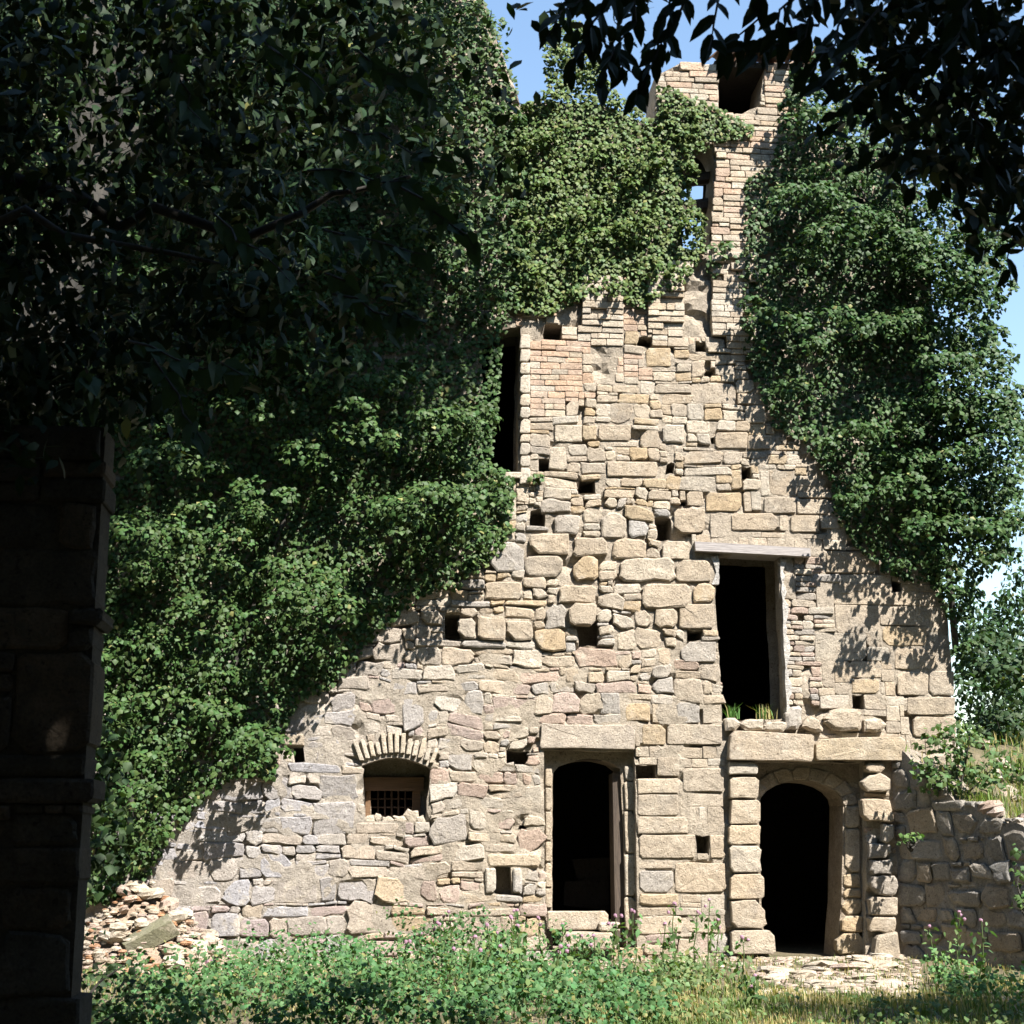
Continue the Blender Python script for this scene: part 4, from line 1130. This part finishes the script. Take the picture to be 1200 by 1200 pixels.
# ================================================================== GROUND COVER
def gz_arr(x, y): return np.array([ground_z(a_, b2) for a_, b2 in zip(x, y)])
# green weeds (nettle and clover) before the wall
def weed_mass(name, label, poly, n_cl, hmax, base, leaf=(.028, .058), per=560):
    X, Y = sample_poly(poly, n_cl)
    q = np.array([G(a_, b2) for a_, b2 in zip(X, Y)]); q[:, 1] = np.minimum(q[:, 1], -.25)
    gz = gz_arr(q[:, 0], q[:, 1])
    r_ = rng.uniform(.08, .26, n_cl)
    hh = np.array([hmax*(.35+.65*(.5+.9*nz((a_*1.1, b2*1.1, 5)))) for a_, b2 in zip(q[:, 0], q[:, 1])]).clip(.08, hmax)
    c_ = np.column_stack([q[:, 0], q[:, 1], gz+hh*rng.uniform(.35, .9, n_cl)])
    p, n_ = clump_leaves(c_, r_, per, squash=(1, 1, .9), out=(0, -.15, .6), jit=.55, shell=(.3, 1.05))
    p[:, 2] = np.maximum(p[:, 2], gz_arr(p[:, 0], p[:, 1])+.02); p[:, 1] = np.minimum(p[:, 1], -.06)
    o = leaves(name, p, n_, rng.uniform(leaf[0], leaf[1], len(p)), leaf_cols(len(p), base, .35, .06), M['weed'], None, kind='stuff')
    tag(o, label, 'weeds'); print(name, len(p))
weed_mass('weeds', 'dense green nettles and clover growing before the wall between heap and doorway', [(225, 1172), (290, 1158), (480, 1150), (600, 1140), (680, 1150), (760, 1180), (790, 1225), (180, 1240), (160, 1200)], 600, .7, (.062, .135, .045))
weed_mass('weeds', 'taller leafy nettles crowding the wall foot beside the doorway steps', [(455, 1142), (600, 1136), (625, 1150), (600, 1165), (470, 1165)], 80, .95, (.06, .125, .042))
weed_mass('weeds', 'tall nettles against the wall foot below the barred window', [(270, 1150), (440, 1142), (440, 1160), (270, 1170)], 60, .6, (.065, .14, .045))
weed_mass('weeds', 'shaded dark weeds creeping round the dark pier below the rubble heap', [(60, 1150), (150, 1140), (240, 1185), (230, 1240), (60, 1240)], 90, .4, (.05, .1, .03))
weed_mass('weeds', 'soft bright green weeds at the foot of the retaining wall', [(1090, 1142), (1150, 1148), (1215, 1165), (1210, 1190), (1120, 1180), (1085, 1160)], 46, .34, (.09, .18, .055))
weed_mass('weeds', 'loose pale weeds by the foot of the wall between the two doorways', [(735, 1140), (800, 1138), (860, 1140), (850, 1165), (770, 1175)], 40, .3, (.11, .16, .06))
weed_mass('weeds', 'scattered low green clover patches in the dry grass before the arch', [(700, 1165), (900, 1172), (1060, 1175), (1210, 1190), (1230, 1230), (720, 1230)], 120, .12, (.09, .14, .045), per=300)
# grass
def grass(name, label, x, y, z, hgt, base, wid=.006):
    n = len(x); az = rng.uniform(0, 2*math.pi, n); ln = rng.normal(0, .45, n)
    h_ = hgt; bx, by = np.cos(az)*wid, np.sin(az)*wid
    lx, ly = -np.sin(az)*ln*h_, np.cos(az)*ln*h_
    V_ = np.empty((n, 5, 3))
    V_[:, 0] = np.column_stack([x-bx, y-by, z]); V_[:, 1] = np.column_stack([x+bx, y+by, z])
    V_[:, 2] = np.column_stack([x+bx*.8+lx*.35, y+by*.8+ly*.35, z+h_*.6]); V_[:, 3] = np.column_stack([x-bx*.8+lx*.35, y-by*.8+ly*.35, z+h_*.6])
    V_[:, 4] = np.column_stack([x+lx, y+ly, z+h_*.95])
    F_ = (np.arange(n)[:, None, None]*5+np.array([[0, 1, 2], [0, 2, 3], [3, 2, 4]])[None]).reshape(-1, 3)
    k = 1+rng.uniform(-.3, .3, (n, 1)); c_ = np.array(base)[None]*k
    dry = np.array([nz((a_*1.6, b2*1.6, 2)) for a_, b2 in zip(x, y)])+rng.normal(0, .25, n) > .05
    c_[dry] = np.array([.36, .3, .13])[None]*rng.uniform(.7, 1.15, (dry.sum(), 1))
    o = obj(name, V_.reshape(-1, 3), F_, M['grass'], None, np.repeat(c_, 5, axis=0), loc=(float(x.mean()), float(y.mean()), 0))
    tag(o, label, 'grass', kind='stuff'); return o
X, Y = sample_poly([(740, 1140), (880, 1146), (960, 1165), (1080, 1160), (1215, 1150), (1300, 1300), (600, 1300), (690, 1180)], 30000)
q = np.array([G(a_, b2) for a_, b2 in zip(X, Y)])
keep = np.array([nz((a_*.9, b2*.9, 8)) for a_, b2 in q[:, :2]])+rng.normal(0, .3, len(q)) > -.25
q = q[keep]; q[:, 1] = np.minimum(q[:, 1], -.15)
grass('grass', 'short sun-bleached grass before the arched doorway', q[:, 0], q[:, 1], gz_arr(q[:, 0], q[:, 1]), rng.uniform(.03, .12, len(q)), (.12, .17, .05))
x = rng.uniform(-9, 9, 26000); y = rng.uniform(-13.5, -.2, 26000)
grass('grass', 'thin grass spread over the open ground towards the trees', x, y, gz_arr(x, y), rng.uniform(.03, .1, len(x)), (.11, .16, .045))
s_ = rng.uniform(0, Lw, 9000); r_ = rng.gamma(1.6, .9, 9000)
m_ = np.array([nz((a_*1.4, b2*1.4, 4)) for a_, b2 in zip(s_, r_)])+rng.normal(0, .15, 9000) > -.02
s_, r_ = s_[m_], r_[m_]
q = np.array([rw_pt(a_, -b2, bank_z(a_, b2)) for a_, b2 in zip(s_, r_)])
ok = ~((q[:, 1] > -.1) & (q[:, 0] < W(1118, 900).x)); q = q[ok]
grass('grass', 'dry yellow-green grass tufts on the bank above the retaining wall', q[:, 0], q[:, 1], q[:, 2], rng.uniform(.08, .26, len(q)), (.14, .2, .05))
# tufts on the upper doorway sill
q = np.vstack([WN(rng.normal(858, 3, 60), np.full(60, 842.), .25), WN(rng.normal(897, 4, 70), np.full(70, 842.), .25)])
q[:, 1] = rng.uniform(.05, .4, len(q)); q[:, 2] -= .02
grass('grass', 'two small green grass tufts on the sill of the upper doorway', q[:, 0], q[:, 1], q[:, 2], rng.uniform(.12, .24, len(q)), (.09, .19, .05))

# flowering thistles: each plant a thing
def flower_plant(px, py, y, h, label, group):
    q = G(px, py); x = q.x; y = min(q.y, -.3) if y is None else y
    z = ground_z(x, y)
    th = thing('flowering_plant', label, 'plant', (x, y, z), group)
    top = Vector((x+random.uniform(-.1, .1), y+random.uniform(-.08, .05), z+h))
    v_, f_ = tube_vf(wander((x, y, z), top, 4, .025), [.009, .008, .007, .006, .004], 5)
    obj('stem', v_, f_, M['weed'], th, np.tile((.1, .14, .05), (len(v_), 1)))
    n = 46; t = rng.uniform(.05, .95, n)
    p = np.array([x, y, z])[None]*(1-t[:, None])+np.array(top)[None]*t[:, None]+rng.normal(0, .05, (n, 3))*np.array([1, 1, .4])
    leaves('leaf_tuft', p, unit(n)+np.array([[0, 0, .7]]), rng.uniform(.05, .1, n), leaf_cols(n, (.1, .17, .06)), M['weed'], th, shape='lance', kind='stuff')
    for k in range(random.randint(1, 3)):
        c_ = top+Vector((random.uniform(-.07, .07)*(k > 0), random.uniform(-.05, .05), random.uniform(-.1, .02)*(k > 0)))
        v_, f_ = rock_vf(.04, .04, .036)
        obj('flower_head', [Vector(a_)+c_ for a_ in v_], f_, M['petal'], th, np.tile((.42, .25, .34), (len(v_), 1)))
for px, py in [(500, 1150), (535, 1156), (575, 1150), (610, 1152), (655, 1154), (690, 1158), (720, 1160), (745, 1166), (520, 1180), (575, 1182), (650, 1186), (520, 1165), (560, 1172), (598, 1166), (640, 1160), (668, 1170), (590, 1190), (705, 1172), (730, 1180), (480, 1190), (545, 1205), (770, 1200), (620, 1210)]:
    flower_plant(px, py, None, random.uniform(.5, .9), 'lilac-flowered weed standing in the green growth before the doorway steps', 'flowering weeds before the steps')
for px, py in [(810, 1150), (838, 1148), (790, 1162), (868, 1165), (828, 1142)]:
    flower_plant(px, py, None, random.uniform(.5, .95), 'tall thin thistle growing against the wall between the doorways', 'thistles between the doorways')
for px, py in [(1100, 1150), (1118, 1156), (1150, 1170)]:
    flower_plant(px, py, None, random.uniform(.6, .95), 'pink-headed thistle before the shaded retaining wall', 'thistles before the retaining wall')
for px, py in [(880, 1182), (255, 1160)]:
    flower_plant(px, py, None, .3, 'small dark thistle clump in the short grass' if px > 800 else 'slender weed beside the pale upright block', None)

# ================================================================== NEAR PIER (left, in deep shade)
YP = -11.0
e1, e2 = W(143, 560, YP+.3), W(106, 1190, YP+.3)
pier = thing('ruined_pier', 'near-black masonry pier standing in deep shade at the edge of the clearing', 'pier', (e1.x-1.2, YP, 0))
ztop = W(120, 500, YP).z
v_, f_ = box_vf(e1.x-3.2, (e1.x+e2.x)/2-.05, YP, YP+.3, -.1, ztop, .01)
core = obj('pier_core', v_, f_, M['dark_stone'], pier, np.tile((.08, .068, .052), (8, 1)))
STY['pier'] = dict(w=(.35, .7), h=(.2, .34), pr=(.01, .04), p=8, j=.02, gap=.015, cols=[(.1, .08, .06), (.08, .07, .055), (.13, .1, .07)], md=0, ins=.015, wob=.01)  # near-black tones carry the pier's deep shade
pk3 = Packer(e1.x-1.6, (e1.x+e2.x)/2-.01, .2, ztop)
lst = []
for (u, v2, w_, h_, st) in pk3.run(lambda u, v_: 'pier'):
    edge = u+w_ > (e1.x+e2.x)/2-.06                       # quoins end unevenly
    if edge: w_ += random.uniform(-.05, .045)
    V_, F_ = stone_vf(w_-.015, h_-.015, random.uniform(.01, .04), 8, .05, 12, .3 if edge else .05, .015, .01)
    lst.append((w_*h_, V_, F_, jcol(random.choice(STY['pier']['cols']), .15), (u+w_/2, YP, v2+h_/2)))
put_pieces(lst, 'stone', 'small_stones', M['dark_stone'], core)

# ================================================================== SINGLE LARGE LEAVES on the near twigs
def one_leaf(shape):
    if shape == 'lance':
        pr_ = [(0, 0, 0), (.12, -.13, .02), (.38, -.2, .03), (.7, -.14, .01), (1, 0, -.08), (.7, .14, .01), (.38, .2, .03), (.12, .13, .02), (.4, 0, -.02)]
    else:
        pr_ = [(0, 0, 0), (-.04, -.22, .02), (.2, -.4, .02), (.55, -.27, 0), (1, 0, -.1), (.55, .27, 0), (.2, .4, .02), (-.04, .22, .02), (.35, 0, -.04)]
    f_ = [(8, i, (i+1) % 8) for i in range(8)]
    return pr_, f_
LM = {}
for k, c_ in (('lance', (.014, .026, .009)), ('broad', (.04, .07, .033))):
    pr_, f_ = one_leaf(k); LM[k] = mesh_from('leaf', pr_, f_, M['leaf'], np.tile(c_, (9, 1)))
def spray(tree_, anchor, tip, y, n, size, shape, dy=.25, twig=.008):
    """a twig from anchor to tip (photo pixels on plane y) with paired leaves"""
    a_, b2 = W(*anchor, y), W(*tip, y+random.uniform(-dy, dy))
    pts = wander(a_, b2, 5, .04)
    v_, f_ = tube_vf(pts, list(np.linspace(twig, twig*.4, 6)), 5)
    br = obj('branch', v_, f_, M['bark'], tree_)
    d = (b2-a_).normalized()
    for i in range(n):
        t = .1+.9*i/n; k = min(4, int(t*5)); p = pts[k].lerp(pts[k+1], t*5-k)
        side = 1 if i % 2 else -1
        dv = d*.55+Vector((0, 0, -.75))+d.cross(Vector((0, 1, 0)))*side*.6+Vector((random.gauss(0, .25), random.gauss(0, .4), random.gauss(0, .2)))
        dv.normalize()
        nv = Vector((random.gauss(0, .5), -1, random.gauss(.3, .5))); nv = (nv-dv*nv.dot(dv)).normalized(); tv_ = nv.cross(dv)
        o = add('leaf', LM[shape], br, p)
        o.location = Vector(p)-WORLD_LOC[br.name]
        mt = Matrix((dv, tv_, nv)).transposed().to_4x4()
        o.rotation_euler = mt.to_euler(); s_ = size*random.uniform(.75, 1.2); o.scale = (s_, s_, s_)
for an, tp, n in [((820, -30), (755, 95), 12), ((800, -30), (745, 118), 12), ((760, -30), (700, 110), 12), ((730, -30), (665, 90), 12), ((700, -20), (640, 45), 10), ((690, 10), (735, 90), 9),
                  ((860, -30), (830, 60), 9), ((905, -30), (848, 70), 10), ((940, -30), (885, 75), 11), ((985, -30), (925, 60), 10), ((1010, -20), (950, 85), 11), ((1030, 10), (968, 100), 9), ((960, 30), (850, 60), 12),
                  ((1060, -20), (1020, 70), 9), ((1100, 40), (1030, 110), 10), ((1140, -20), (1100, 70), 10), ((1200, 20), (1150, 90), 9), ((1210, 90), (1165, 190), 9), ((1130, 120), (1180, 215), 9), ((1210, 200), (1185, 330), 9)]:
    spray(tA, an, tp, random.uniform(-13.4, -12.2), n, .15, 'lance')
for an, tp, n in [((380, 320), (470, 400), 10), ((390, 345), (500, 380), 12), ((150, 400), (285, 440), 11), ((180, 420), (240, 520), 8), ((200, 60), (235, 140), 8), ((360, 200), (500, 215), 12), ((400, 150), (530, 190), 12),
                  ((380, 270), (510, 300), 9), ((250, 250), (340, 330), 9), ((470, 220), (560, 300), 9), ((100, 430), (120, 480), 6), ((300, 30), (380, 110), 9), ((420, 60), (520, 120), 9)]:
    spray(nt_, an, tp, -12.1, n, .12, 'broad')
